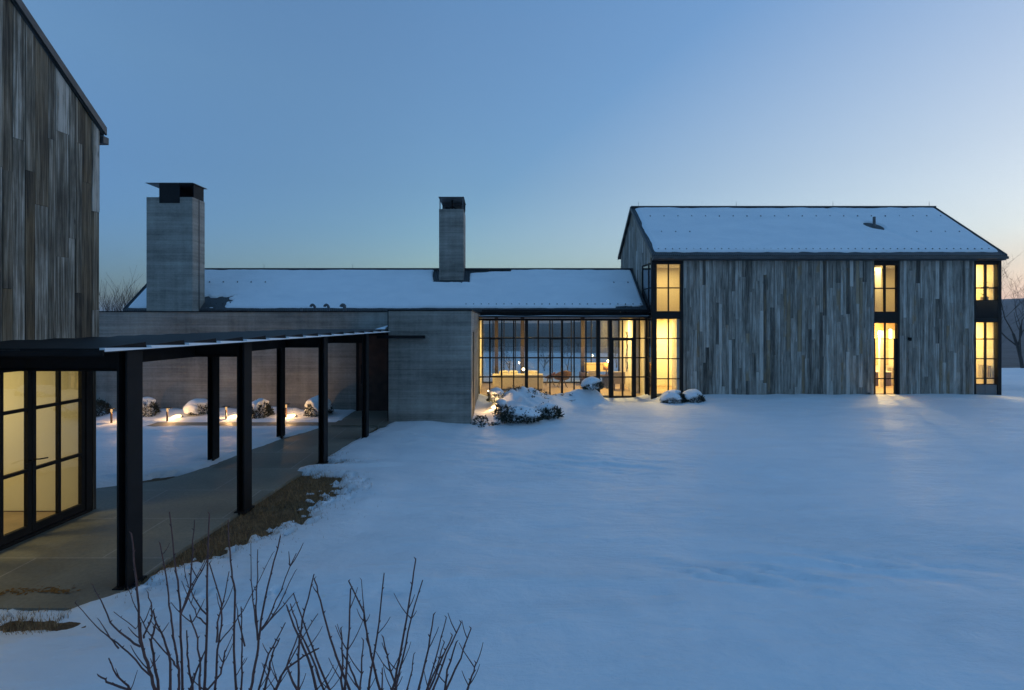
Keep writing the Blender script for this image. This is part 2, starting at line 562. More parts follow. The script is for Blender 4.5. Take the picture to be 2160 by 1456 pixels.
def lamp(name, kind, loc, energy, parent=None, col=(1.0, 0.68, 0.26), size=0.1, rot=None, spot=None, size_y=None):
    l = bpy.data.lights.new(name, kind)
    l.energy = energy; l.color = col
    if kind == 'AREA':
        l.size = size
        if size_y:
            l.shape = 'RECTANGLE'; l.size_y = size_y
    else:
        l.shadow_soft_size = size
    if spot:
        l.spot_size = spot; l.spot_blend = 0.8
    o = bpy.data.objects.new(name, l); COL.objects.link(o)
    o.location = loc
    if rot:
        o.rotation_euler = rot
    if parent is not None:
        o.parent = parent
        o.matrix_parent_inverse = Matrix.Translation(-parent_world(parent))
    return o


def planks(mb, along, fixed, out, u0, u1, zb, zt, wmin=0.09, wmax=0.2, thick=0.022, rng=None, joints=True):
    """vertical boards; along 'x' or 'y'; fixed = plane coordinate; out = +1/-1 outward; zb, zt functions of u"""
    rng = rng or random
    u = u0
    while u < u1 - 1e-4:
        w = rng.uniform(wmin, wmax)
        if u + w > u1 - 0.05:
            w = u1 - u
        a, b = u + 0.0035, u + w - 0.0035
        lo_a, lo_b, hi_a, hi_b = zb(a), zb(b), zt(a), zt(b)
        z = lo_a + (rng.uniform(-2.5, 0) if joints else 0)
        prev = None
        while True:
            ln = rng.uniform(1.2, 4.4) if joints else 99
            z2 = z + ln
            last = z2 >= min(hi_a, hi_b) - 0.35
            za0 = max(z + 0.0015, lo_a); zb0 = max(z + 0.0015, lo_b)
            za1 = hi_a if last else z2 - 0.0015
            zb1 = hi_b if last else z2 - 0.0015
            if za1 > za0 + 0.02 and zb1 > zb0 + 0.01:
                tone = min(1, max(0, rng.gauss(0.45, 0.12)))
                if rng.random() < 0.09:
                    tone = rng.uniform(0.0, 0.15)
                if rng.random() < 0.07:
                    tone = rng.uniform(0.85, 1.0)
                at = (tone, rng.random(), rng.random())
                d = thick + rng.uniform(-0.006, 0.006)
                if along == 'x':
                    f0, f1 = fixed, fixed + out * d
                    lo = [(a, f0, za0), (b, f0, zb0), (b, f1, zb0), (a, f1, za0)]
                    hi = [(a, f0, za1), (b, f0, zb1), (b, f1, zb1), (a, f1, za1)]
                else:
                    def q(uu, dd):
                        base = fixed(uu) if callable(fixed) else fixed
                        return base + out * dd
                    lo = [(q(a, 0), a, za0), (q(b, 0), b, zb0), (q(b, d), b, zb0), (q(a, d), a, za0)]
                    hi = [(q(a, 0), a, za1), (q(b, 0), b, zb1), (q(b, d), b, zb1), (q(a, d), a, za1)]
                mb.hexa(lo, hi, at)
            if last:
                break
            z = z2
        u += w


# ------------------------------------------------------------------ the ground
BED = [  # snow mounds in front of the glass wall and in the planting beds: x, y, rx, ry, height
    (0.86, 17.3, 0.95, 0.9, 0.46), (0.45, 16.6, 0.55, 0.7, 0.22), (1.35, 17.0, 0.8, 0.8, 0.24), (2.25, 18.1, 0.9, 0.7, 0.34), (3.36, 18.2, 0.50, 0.6, 0.50),
    (0.75, 14.6, 0.55, 0.5, 0.16), (1.55, 15.0, 0.5, 0.5, 0.20), (-0.2, 19.9, 0.5, 0.9, -0.12), (-0.30, 17.4, 0.35, 2.2, -0.10), (0.95, 15.9, 1.0, 0.8, 0.16),
    (4.9, 20.0, 1.6, 0.7, -0.12), (6.9, 18.4, 0.9, 0.7, 0.04), (-2.2, 14.05, 0.9, 0.5, 0.10), (12.2, 18.6, 3.5, 1.3, 0.10), (17.6, 18.6, 1.3, 1.3, 0.09),
    (-8.6, 15.6, 1.2, 0.6, 0.18), (-6.9, 15.7, 1.3, 0.55, 0.22), (-5.1, 15.6, 0.9, 0.5, 0.22), (-10.5, 15.6, 1.3, 0.6, 0.2), (-4.45, 15.5, 0.45, 0.5, 0.12)]

LEFT_E = ([4.0, 8.45, 8.7, 9.35, 9.6, 9.78, 10.1, 12.6, 13.4, 13.9], [-12, -12, -6.9, -6.75, -6.25, -5.95, -5.68, -5.18, -4.86, -4.7])
RIGHT_E = ([4.0, 5.0, 5.6, 5.85, 9.35, 12.5, 14.4], [-3.9, -3.92, -3.96, -4.03, -3.73, -3.42, -3.2])
MELT_R = ([4.0, 5.15, 5.45, 5.7, 6.03, 6.4, 6.75, 7.39, 8.37, 9.2, 9.5, 9.72, 9.86, 10.10, 10.2, 10.42, 10.55, 10.75, 12.4, 13.2, 14.4],
          [-4.35, -4.3, -4.02, -3.80, -3.64, -3.40, -3.10, -2.86, -2.68, -2.70, -2.9, -3.45, -3.82, -3.86, -3.15, -3.02, -3.5, -3.60, -3.38, -3.18, -3.02])


def snow_height(X, Y):
    n1 = fbm(X * 0.22, Y * 0.22, 3); n2 = fbm(X * 0.9 + 9, Y * 1.1, 3); n3 = fbm(X * 3.1, Y * 3.1, 3)
    z = -0.01 + 0.045 * n1 + 0.022 * n2 + 0.006 * n3
    z = z + 0.03 * smooth(9, 4, Y)
    # the plateau ends behind the house
    r = np.maximum(np.maximum(Y - 29, -(Y + 12)), np.maximum(X - 48, -X - 45))
    z = z - 0.12 * smooth(22, 30, Y) - 11.5 * smooth(0, 75, r) - 0.004 * np.maximum(r, 0)
    pm = smooth(0.05, 0.45, fbm(X * 0.33 + 2, Y * 0.4 + 7, 3)) * smooth(-3.2, -2.2, X)
    z = z + pm * 0.016 * fbm(X * 1.5 + Y * 0.8, Y * 4.2, 4, 0.6) + 0.004 * fbm(X * 5, Y * 9, 3, 0.6)
    for cx_, cy_, rx, ry, hh in ((2.9, 5.75, 1.0, 0.42, 0.034), (4.5, 6.0, 1.1, 0.40, 0.026), (1.6, 10.6, 2.2, 1.0, 0.020), (7.2, 6.3, 1.2, 0.4, 0.016), (-1.2, 12.6, 1.6, 0.8, 0.016)):
        q = np.exp(-(((X - cx_) / rx) ** 2 + ((Y - cy_ + 0.12 * (X - cx_)) / ry) ** 2))      # broken wind crust
        u = fbm(X * 1.7 + Y * 1.1 + cx_, Y * 4.6 + X * 1.2, 4, 0.62)
        z = z + 1.35 * hh * q * (np.clip(u * 5, -0.6, 0.6) + 0.9 * u + 0.35 * n3)
    flat = smooth(-3.0, -1.6, X)            # calm beside the walk
    z = z * (0.45 + 0.55 * flat)
    lump = fbm(X * 1.9 + 3, Y * 1.5 + 8, 3, 0.55)
    for bx, by, rx, ry, h in BED:
        q = ((X - bx) / rx) ** 2 + ((Y - by) / ry) ** 2
        z = z + h * np.exp(-q * 1.1) * (1 + 0.12 * n3 + 0.55 * lump)
    # lower towards the glass wall
    z = z - 0.20 * smooth(-1.2, 0, X) * smooth(6.6, 5.6, X) * smooth(17.5, 20.3, Y)
    # melted: the walk, the grass strip and the cross path before the bed
    le = np.interp(Y, *LEFT_E); me = np.interp(Y, *MELT_R)
    s_walk = np.maximum(le - X, X - me)
    s_walk = np.maximum(s_walk, np.maximum(5.12 - Y, Y - 14.6))
    s_cross = np.maximum(np.maximum(14.02 - Y, Y - 14.62), np.maximum(X + 3.0, -9.6 - X))
    s_cross2 = np.maximum(np.maximum(13.9 - Y, Y - 16.4), np.maximum(-4.35 - X, X + 3.0))
    s_patch = np.sqrt(((X + 5.1) / 2.2) ** 2 + ((Y - 4.93) / 0.20) ** 2) * 0.20 - 0.20
    s = np.minimum(np.minimum(s_walk, s_patch), np.minimum(s_cross, s_cross2))
    edge = smooth(0.0, 0.25, X - np.interp(Y, *RIGHT_E)) * smooth(11.2, 10.0, Y) * smooth(5.0, 5.5, Y)
    edge2 = smooth(10.4, 9.2, Y) * smooth(-6.6, -6.2, X) * smooth(-4.6, -5.2, X)
    rag = fbm(X * 2.6, Y * 2.6, 3) * (0.06 + 0.26 * edge + 0.2 * edge2) + fbm(X * 6.5, Y * 6.5, 4, 0.72) * (0.05 + 0.46 * edge + 0.22 * edge2)
    cap = 0.055 + 0.05 * smooth(0, 1.5, s) + 0.02 * n3
    lim = np.minimum((s + rag) * 0.34, cap) - 0.008
    k = smooth(0.55, 1.3, s)
    z = np.where(s < 1.3, (np.minimum(z + 0.06, lim)) * (1 - k) + z * k, z)
    z = np.where((s < 0.5) & (Y > 14.62) & (X < -4.35), np.maximum(z, 0.05 * smooth(0.0, 0.2, s)), z)
    return z


def footprint_cut(X, Y, Z):
    for x0, x1, y0, y1 in ((6.22, 19.72, 20.03, 25.3), (-14.8, 6.3, 20.96, 25.2), (-14.0, -0.70, 16.34, 21.2), (-2.99, -0.70, 14.44, 17.0), (-18.0, -6.30, 1.0, 7.82)):
        ins = (X > x0) & (X < x1) & (Y > y0) & (Y < y1)
        Z = np.where(ins, -0.7, Z)
    return Z


def lines(*segs):
    out = []
    for a, b, st in segs:
        out.append(np.arange(a, b, st))
    out = np.concatenate(out)
    return out


gx = lines((-130, -45, 5), (-45, -14, 1.2), (-14, -7, 0.12), (-7, -2.0, 0.035), (-2.0, 8, 0.075), (8, 21, 0.2), (21, 50, 1.2), (50, 140, 5))
gx = np.unique(np.sort(np.concatenate([gx, [6.20, 6.24, 19.70, 19.74, -0.72, -0.69, -3.01, -2.98, -14.02, -14.0, -6.32, -6.28]])))
gy = lines((-100, -12, 6), (-12, 1.5, 0.7), (1.5, 4.6, 0.12), (4.6, 11.2, 0.035), (11.2, 20.8, 0.07), (20.8, 30, 0.5), (30, 130, 4))
gy = np.unique(np.sort(np.concatenate([gy, [20.02, 20.05, 20.95, 20.98, 16.33, 16.36, 14.43, 14.46, 25.29, 25.31, 7.81, 7.85]])))
GX, GY = np.meshgrid(gx, gy)
GZ = footprint_cut(GX, GY, snow_height(GX, GY))
grid_mesh('snow_ground', GX, GY, GZ, 'snow', 'structure')


def snow_z(x, y):
    return float(snow_height(np.array([[x]], float), np.array([[y]], float))[0, 0])


# brown turf under the snow beside the walk
sx, sy = np.meshgrid(np.linspace(-9.8, -1.95, 60), np.linspace(4.2, 15.6, 80))
sz = -0.05 + 0.012 * fbm(sx * 3, sy * 3, 3)
grid_mesh('soil', sx, sy, sz, 'soil', 'structure')

# the paved walk
mb = MB()
ys = [5.16, 5.6, 6.5, 7.5, 8.4, 9.3, 9.85, 11, 12.6, 13.4, 14.0]
for a, b in zip(ys[:-1], ys[1:]):
    def lr(y):
        l = np.interp(y, [5.1, 8.39, 8.41, 9.3, 9.85, 12.6, 14.0], [-9.5, -9.5, -6.3, -5.95, -5.75, -5.25, -4.75]) - 0.04
        return l, np.interp(y, *RIGHT_E)
    l0, r0 = lr(a + 1e-3); l1, r1 = lr(b - 1e-3)
    if a < 8.4:
        l0 = l1 = -9.5
    mb.hexa([(l0, a, -0.1), (r0, a, -0.1), (r1, b, -0.1), (l1, b, -0.1)], [(l0, a, 0.0), (r0, a, 0.0), (r1, b, 0.0), (l1, b, 0.0)])
o = mb.build('walkway', 'bluestone'); o['kind'] = 'structure'
mb = MB()
mb.box(-4.5, -3.0, 14.003, 16.28, -0.1, 0.03)
mb.box(-9.8, -4.503, 14.06, 14.58, -0.1, 0.0)
o = mb.build('garden_path', 'bluestone'); o['kind'] = 'structure'

# far land: one sheet all round, falling from the plateau to a valley and up to wooded hills
rr = np.concatenate([np.linspace(70, 300, 36), np.geomspace(310, 6000, 60)])
az = np.radians(np.concatenate([np.arange(-75, 75, 0.75), np.arange(75, 285.1, 3)]))
R, A = np.meshgrid(rr, az)
HX, HYY = R * np.sin(A), R * np.cos(A)
dep = np.degrees(A)
crest = np.interp(dep, [-75, -40, -8, 0, 6, 12, 25, 38, 46, 60, 90, 180, 285], [8, 6, -14, -10, -5, 4, 24, 40, 45, 50, 30, 20, 10])
ridge = smooth(420, 1500, R)
und = fbm(HX * 0.004, HYY * 0.004, 4)
HZ = -13.5 + (crest + 13.5) * ridge + und * (2.2 + 9 * ridge * smooth(400, 1500, R)) + fbm(HX * 0.03, HYY * 0.03, 3) * 1.6 * smooth(250, 600, R)
HZ = np.where(R > 1600, HZ - (R - 1600) * 0.012, HZ)
cover = 0.72 - 0.62 * smooth(200, 330, R) - 0.55 * smooth(25, 40, dep) * smooth(170, 90, dep)
cover = cover + 0.42 * smooth(0.32, 0.55, fbm(HX * 0.009 + 3, HYY * 0.006, 3)) * smooth(1500, 900, R) * 0.9
cover = cover + 0.75 * np.exp(-((dep - 45.6) / 2.2) ** 2 - ((R - 350) / 40) ** 2) + 0.5 * np.exp(-((dep - 44.6) / 1.5) ** 2 - ((R - 230) / 16) ** 2)
grid_mesh('hills', HX, HYY, HZ, 'wooded_land', 'structure', attr=('cover', cover))

# dry grass stubble on the melted strip (nobody could count it)
rs = np.random.RandomState(5)
mb = MB()
N = 60000
gx0, gy0 = rs.uniform(-4.1, -1.7, N), rs.uniform(5.2, 11.0, N)
k_ = rs.rand(N) < 0.10
gy0[k_] = rs.uniform(4.7, 5.15, k_.sum()); gx0[k_] = rs.uniform(-7, -4.2, k_.sum())
le_, me_ = np.interp(gy0, *RIGHT_E), np.interp(gy0, *MELT_R)
over = np.where(k_, np.abs(gy0 - 4.93) - 0.12, gx0 - me_)
keep = (k_ | (gx0 > le_ + 0.02)) & (rs.rand(N) < np.where(over < 0.0, 0.55, 0.40 * np.exp(-np.maximum(over, 0) / 0.16)) * (0.4 + 1.2 * vnoise(gx0 * 5, gy0 * 5)))
gx0, gy0 = gx0[keep], gy0[keep]
gs_ = snow_height(gx0[None, :], gy0[None, :])[0]
for x, y, zs_ in zip(gx0, gy0, gs_):
    h = rs.uniform(0.02, 0.075); an = rs.uniform(0, 6.28); ln = rs.uniform(0.01, 0.06); w = 0.0035
    dx, dy = math.cos(an), math.sin(an)
    z0 = max(-0.055, zs_ - 0.012)
    if zs_ > 0:
        h *= 0.6; ln *= 0.7
    mb.add([(x - dy * w, y + dx * w, z0), (x + dy * w, y - dx * w, z0), (x + dx * ln, y + dy * ln, z0 + 0.012 + h)], [(0, 1, 2)])
tag(mb.build('grass', 'dead_grass'), 'dry brown grass showing where the snow has melted beside the walk', 'grass', kind='stuff')


# ------------------------------------------------------------------ snow lying on a slope
def slope_snow(name, x0, x1, p0, p1, thick, mask, parent, nx=260, nv=70):
    """p0 = (y, z) at the eave, p1 = (y, z) at the ridge; thickness follows mask(x, v) in 0..1"""
    xs = np.linspace(x0, x1, nx); vs = np.linspace(0, 1, nv)
    U, V = np.meshgrid(xs, vs)
    m = mask(U, V)
    dy, dz = p1[0] - p0[0], p1[1] - p0[1]
    ln = math.hypot(dy, dz)
    ny_, nz_ = -dz / ln, dy / ln
    h = np.minimum(m, 1) * thick * (1 + 0.25 * fbm(U * 0.9, V * 4, 3) + 0.10 * fbm(U * 4, V * 14, 2)) - 0.03
    h = np.where(m <= 0, -0.05, h)
    Y = p0[0] + dy * V + ny_ * h
    Z = p0[1] + dz * V + nz_ * h
    return grid_mesh(name, U, Y, Z, 'roof_snow', None, parent)


def win_frame(mb, xs, zs, x0, x1, z0, z1, y, d=0.05, t=0.03, edge=0.05):
    """a steel window lying in a plane of constant y: outer frame, muntins at xs and zs"""
    mb.box(x0, x0 + edge, y - d, y + d, z0, z1)
    mb.box(x1 - edge, x1, y - d, y + d, z0, z1)
    mb.box(x0 + edge, x1 - edge, y - d, y + d, z1 - edge, z1)
    mb.box(x0 + edge, x1 - edge, y - d, y + d, z0, z0 + edge)
    for x in xs:
        xc, w = x if isinstance(x, tuple) else (x, t)
        mb.box(xc - w / 2, xc + w / 2, y - d * 0.9, y + d * 0.9, z0 + edge, z1 - edge)
    for z in zs:
        zc, w = z if isinstance(z, tuple) else (z, t)
        mb.box(x0 + edge, x1 - edge, y - d * 0.8, y + d * 0.8, zc - w / 2, zc + w / 2)


def pane(x0, x1, z0, z1, y, parent, mat='window_glass'):
    return MB().box(x0, x1, y - 0.004, y + 0.004, z0, z1).build('pane', mat, parent)


def room(parent, x0, x1, y0, y1, z0, z1, wall='cream_plaster', floor='oak_floor', ceil='white_plaster', t=0.06, front=None):
    mb = MB()
    mb.box(x0 - t, x0, y0, y1, z0, z1)
    mb.box(x1, x1 + t, y0, y1, z0, z1)
    mb.box(x0, x1, y1, y1 + t, z0, z1)
    mb.build('interior_wall', wall, parent)
    MB().box(x0 - t, x1 + t, y0, y1 + t, z0 - t, z0).build('floor', floor, parent)
    MB().box(x0 - t, x1 + t, y0, y1 + t, z1, z1 + t).build('ceiling', ceil, parent)


# ------------------------------------------------------------------ the two-storey barn
YB = 20.0
barn = thing('timber_barn', 'long two-storey barn house of grey weathered boards under a snowy roof, yellow windows lit', 'house', (13, 22.5, 0))
BX0, BX1 = 6.20, 19.74
EY, EZ, RY, RZ, KY, KZ = 19.8, 5.43, 23.05, 7.99, 25.4, 6.02


def bz(y):
    return EZ + (RZ - EZ) * (y - EY) / (RY - EY) if y < RY else RZ + (KZ - RZ) * (y - RY) / (KY - RY)


W1 = (XX(1376, YB), XX(1441, YB)); W2 = (XX(1843, YB), XX(1897, YB)); W3 = (XX(2054, YB), BX1)
rng = random.Random(11)
mb = MB()
for a, b in ((W1[1], W2[0]), (W2[1], W3[0])):
    planks(mb, 'x', YB, -1, a, b, lambda u: -0.4, lambda u: 5.36, rng=rng, wmin=0.10, wmax=0.17)
mb.build('siding', 'barn_wood', barn, attr='plank')
mb = MB()
planks(mb, 'y', BX0, -1, 21.55, 25.2, lambda u: -0.4, lambda u: bz(u) - 0.12, rng=rng)
planks(mb, 'y', BX0, -1, YB + 0.05, 21.55, lambda u: 5.2, lambda u: bz(u) - 0.12, rng=rng)
mb.build('gable_siding', 'barn_wood', barn, attr='plank')
mb = MB()   # sheathing behind the boards
for a, b in ((W1[1], W2[0]), (W2[1], W3[0])):
    mb.box(a, b, YB + 0.002, YB + 0.14, -0.4, 5.36)
mb.box(BX0 + 0.002, BX0 + 0.14, 21.6, 25.2, -0.4, 5.3)
mb.box(BX0, BX1, 25.2, 25.34, -0.4, 5.6)
mb.add([(BX0 + 0.002, YB + 0.05, 5.2), (BX0 + 0.002, 25.2, 5.2), (BX0 + 0.002, 25.2, bz(25.2) - .13), (BX0 + 0.002, RY, RZ - .13), (BX0 + 0.002, YB + 0.05, bz(YB + 0.05) - .13)], [(0, 1, 2, 3, 4)])
mb.add([(BX1, YB + 0.6, 0), (BX1, 25.2, 0), (BX1, 25.2, bz(25.2) - .13), (BX1, RY, RZ - .13), (BX1, YB + 0.6, bz(YB + 0.6) - .13)], [(0, 1, 2, 3, 4)])
mb.build('wall', 'barn_wood', barn, attr='plank')
# roof shell: front and back slabs
X0, X1 = 6.10, 19.77
mb = MB()
for (ya, za), (yb, zb) in (((EY, EZ), (RY, RZ)), ((RY, RZ), (KY, KZ))):
    mb.hexa([(X0, ya, za - 0.10), (X1, ya, za - 0.10), (X1, yb, zb - 0.10), (X0, yb, zb - 0.10)], [(X0, ya, za), (X1, ya, za), (X1, yb, zb), (X0, yb, zb)])
roof = mb.build('roof', 'corrugated_roof', barn)
mb = MB()
mb.box(X0, X1, RY - 0.09, RY + 0.09, RZ - 0.02, RZ + 0.045)
for xa, xb in ((X0 - 0.035, X0 - 0.003), (X1 + 0.003, X1 + 0.035)):
    for (ya, za), (yb, zb) in (((EY, EZ), (RY, RZ)), ((RY, RZ), (KY, KZ))):
        mb.hexa([(xa, ya, za - 0.13), (xb, ya, za - 0.13), (xb, yb, zb - 0.13), (xa, yb, zb - 0.13)], [(xa, ya, za + 0.03), (xb, ya, za + 0.03), (xb, yb, zb + 0.03), (xa, yb, zb + 0.03)])
mb.build('ridge_trim', 'trim_metal', roof)


def barn_mask(U, V):
    m = smooth(0.035, 0.075, V + 0.012 * fbm(U * 3, V * 0 + 2, 3)) * smooth(0.985, 0.95, V + 0.012 * fbm(U * 2.2, V * 0, 3))
    m = m * smooth(X0 + 0.05, X0 + 0.3, U + 0.05 * fbm(U * 0, V * 9, 2)) * smooth(X1 - 0.06, X1 - 0.22, U)
    vx, vv = XX(1833, 21.9), 0.56
    e = ((U - vx - (V - vv) * -1.3) / 0.36) ** 2 + ((V - vv) / 0.085) ** 2
    m = m * smooth(0.6, 1.3, e)
    line = np.abs((U - (vx - 0.2)) + (V - 0.62) * 2.9)
    m = m * (1 - 0.40 * np.exp(-(line / 0.16) ** 2) * smooth(0.05, 0.2, V))
    return np.where(m < 0.03, 0, m)


slope_snow('snow_cover', X0 + 0.03, X1 - 0.03, (EY, EZ), (RY, RZ), 0.10, barn_mask, roof, 420, 110)
MB().tube([(XX(1833, 21.9), 21.6, bz(21.6) - .05), (XX(1833, 21.9), 21.6, bz(21.6) + .42)], 0.055, 10).build('vent_pipe', 'cap_steel', roof)
# gutter and rods
mb = MB()
mb.box(X0 - 0.02, X1 - 0.03, EY - 0.13, EY - 0.005, EZ - 0.165, EZ - 0.065)
mb.box(X0, X1, EY - 0.0, YB - 0.03, EZ - 0.20, EZ - 0.104)
mb.build('gutter', 'gutter_metal', barn, bevel=0.01)
for px in (1347, 1553, 1757, 1960):
    x = XX(px, RY)
    MB().tube([(x, RY, RZ), (x, RY, RZ + 0.26)], [0.009, 0.005], 5).build('lightning_rod', 'black_steel', roof)
# snow guards
gm = MB()
gm.box(-0.022, 0.022, -0.016, 0.016, 0, 0.04)
gm.box(-0.005, 0.005, -0.03, 0.026, 0.015, 0.055)
guard0 = gm.build('snow_guard', 'cap_steel', roof)
g_used = [False]


def guard(x, v, par, p0, p1, lift):
    y = p0[0] + (p1[0] - p0[0]) * v; z = p0[1] + (p1[1] - p0[1]) * v
    if not g_used[0]:
        g = guard0; g_used[0] = True
    else:
        g = guard0.copy(); COL.objects.link(g)
    g.parent = par
    g.matrix_parent_inverse = Matrix.Translation(-parent_world(par))
    a = math.atan2(p1[1] - p0[1], p1[0] - p0[0])
    g.rotation_euler = (a, 0, 0)
    g.location = (x, y - math.sin(a) * lift, z + math.cos(a) * lift)


for k in range(49):
    guard(X0 + 0.28 + k * 0.275, 0.085, roof, (EY, EZ), (RY, RZ), 0.035)
for k in range(22):
    guard(X0 + 0.62 + k * 0.60, 0.76, roof, (EY, EZ), (RY, RZ), 0.045)
for k in (0, 1, 2, 18, 19, 20, 21):
    guard(X0 + 0.75 + k * 0.585, 0.42, roof, (EY, EZ), (RY, RZ), 0.045)


# windows: dark header and spandrel panels, then steel frames and panes
def zpx(py):
    return ZZ(py, YB)


yf = YB - 0.02
for (a, b), hd, sp in ((W1, 556.5, (657.5, 672)), (W2, 559, (658.5, 681)), (W3, 557.5, (633.5, 679.5))):
    MB().box(a, b, yf, YB + 0.1, zpx(hd), 5.36).build('header_panel', 'window_steel', barn)
    MB().box(a, b, yf, YB + 0.1, zpx(sp[1]), zpx(sp[0])).build('spandrel_panel', 'window_steel', barn)
for xa_, xb_, d_ in ((W1[0] - 0.03, XX(1385, YB), .012), (XX(1435.5, YB), W1[1], .006), (XX(1892.5, YB), W2[1], .006), (W3[0], XX(2058, YB), .006), (XX(2103.5, YB), BX1, .012)):
    MB().box(xa_, xb_, yf - d_, YB + 0.12, -0.4, 5.355).build('jamb', 'window_steel', barn)
yw = YB + 0.04


def barn_window(px0, px1, py0, py1, vs, hs_, nm='window'):
    mb = MB()
    x0, x1 = XX(px0, YB), XX(px1, YB)
    win_frame(mb, [(XX(v, YB), w) for v, w in vs], [(zpx(h), w) for h, w in hs_], x0, x1, zpx(py1), zpx(py0), yw, 0.03, 0.03, 0.028)
    w = mb.build(nm, 'window_steel', barn)
    pane(x0 + 0.01, x1 - 0.01, zpx(py1) + 0.01, zpx(py0) - 0.01, yw + 0.012, w)
    return w


barn_window(1384, 1436.5, 556, 658, [(1410.5, .045)], [(607.5, .045)])
barn_window(1384, 1436.5, 671.5, 838, [(1410.5, .045)], [(714.3, .04), (757, .04), (799.5, .04)])
barn_window(1844, 1893.5, 558.5, 659, [(1867.3, .075)], [(608.3, .05)])
barn_window(1844, 1893.5, 680.5, 716, [(1868, .05)], [])
dr = barn_window(1846, 1893, 714.5, 835, [(1868, .05), (1890, 0.09)], [(757, .045), (799, .045)], 'door')
MB().tube([(XX(1888, YB), yw - 0.03, 1.0), (XX(1888, YB), yw - 0.09, 1.0), (XX(1882, YB), yw - 0.09, 1.0)], 0.011, 6).build('handle', 'black_steel', dr)
barn_window(2057, 2104.5, 557, 634.5, [(2080, .085)], [(607.5, .05)])
barn_window(2057, 2104.5, 679, 812, [(2080, .07)], [(715.5, .045), (757, .045), (798.5, .045)])
mb = MB()
mb.box(XX(2058, YB), XX(2079, YB), yw - 0.03, yw + 0.02, -0.4, zpx(811.5))
mb.box(XX(2079, YB), XX(2081.5, YB), yw - 0.036, yw + 0.022, -0.4, zpx(811))
mb.box(XX(2081.5, YB), XX(2103.5, YB), yw - 0.03, yw + 0.02, -0.4, zpx(811.5))
mb.build('sill_panel', 'grey_panel', barn)
MB().box(XX(2058, YB), XX(2103.5, YB), yf - 0.006, yf - 0.001, zpx(671), zpx(634.5)).build('spandrel_glass', 'black_glass', barn)
# corner window on the gable side
mb = MB()
xs_ = BX0 - 0.01
for y0, y1 in ((20.13, 20.20), (20.62, 20.68), (21.48, 21.56)):
    mb.box(xs_ - 0.03, xs_ + 0.03, y0, y1, -0.3, 5.18)
for z in (5.15, 4.19, 3.22, 2.97, 2.2, 1.4, 0.6):
    mb.box(xs_ - 0.025, xs_ + 0.025, 20.2, 21.5, z - 0.022, z + 0.022)
cw = mb.build('window', 'window_steel', barn)
MB().box(xs_ - 0.004, xs_ + 0.004, 20.15, 21.5, -0.2, 5.17).build('pane', 'dark_glass', cw)
# rooms
room(barn, 6.34, 8.30, YB + 0.15, 22.6, 0.02, 2.96, 'cream_plaster', 'oak_floor')
room(barn, 6.34, 8.30, YB + 0.15, 22.6, 3.2, 5.2, 'cream_plaster', 'oak_floor')
room(barn, 14.2, 18.3, YB + 0.15, 22.9, 0.02, 2.92, 'cream_plaster', 'oak_floor', 'ceiling_wood')
room(barn, 14.2, 18.3, YB + 0.15, 22.9, 3.2, 5.2, 'cream_plaster', 'oak_floor')
room(barn, 18.43, 19.60, YB + 0.15, 22.9, 0.02, 2.92, 'cream_plaster', 'oak_floor')
room(barn, 18.43, 19.60, YB + 0.15, 22.9, 3.2, 5.2, 'cream_plaster', 'oak_floor')
for q in ((7.14, 7.50, YB + 0.16, 20.7, 0.021, 2.955), (16.53, 16.76, 22.0, 22.1, 0.021, 2.45), (16.25, 16.5, 21.9, 22.1, 3.201, 5.195)):
    MB().box(*q).build('pier', 'white_plaster', barn)   # piers and partitions seen in the rooms
MB().box(16.3, 17.35, 22.45, 22.85, 0.021, 0.62).build('vanity', 'walnut', barn)
MB().box(16.28, 17.37, 22.42, 22.88, 0.623, 0.66).build('countertop', 'white_plaster', barn)
MB().box(16.6, 17.55, 22.86, 22.895, 0.9, 2.45).build('tile_panel', 'tan_tile', barn)
MB().box(16.2, 18.28, 22.84, 22.895, 2.455, 2.9).build('wood_band', 'ceiling_wood', barn)
mb = MB()
for x in (17.40, 17.62):
    for k in range(3):
        mb.box(x + 0.058 * k, x + 0.058 * k + 0.05, 22.70 + 0.012 * (k % 2), 22.74 + 0.012 * (k % 2), 0.36 + 0.02 * k, 0.80)
mb.tube([(17.34, 22.78, 0.82), (17.86, 22.78, 0.82)], 0.012, 6)
mb.build('towel_rail', 'grey_fabric', barn)
for x, z0, z1 in ((XX(1874.5, 22.3), 2.10, 2.53), (XX(1849, 21.9), 0.98, 2.0)):
    s_ = MB().lathe((x, 22.2, z0), [(0.05, 0), (0.055, 0.02), (0.055, z1 - z0 - 0.02), (0.05, z1 - z0)], 12).build('tube_sconce', 'tube_light', barn)
    MB().box(x - 0.06, x + 0.06, 22.14, 22.26, z1 + 0.002, z1 + 0.03).build('bracket', 'black_steel', s_)
lamp('room_light', 'AREA', (7.3, 21.3, 2.9), 62, barn, size=0.9)
lamp('room_light', 'AREA', (7.3, 21.4, 5.15), 15, barn, size=0.9)
lamp('room_light', 'AREA', (16.4, 21.6, 2.88), 50, barn, size=1.0)
lamp('room_light', 'AREA', (16.4, 21.6, 5.15), 22, barn, size=1.0)
lamp('door_light', 'POINT', (16.35, 22.15, 2.35), 105, barn, size=0.05)
lamp('room_light', 'AREA', (19.0, 21.4, 2.88), 34, barn, size=0.8)
lamp('room_light', 'AREA', (19.0, 21.4, 5.15), 34, barn, size=0.8)
mb = MB()
mb.box(XX(1916, YB) - 0.04, XX(1916, YB) + 0.04, YB - 0.12, YB - 0.02, zpx(718), zpx(712))
mb.tube([(XX(1916, YB), YB - 0.09, zpx(714)), (XX(1916, YB), YB - 0.09, zpx(719))], 0.04, 10)
mb.build('wall_lamp', 'black_steel', barn)

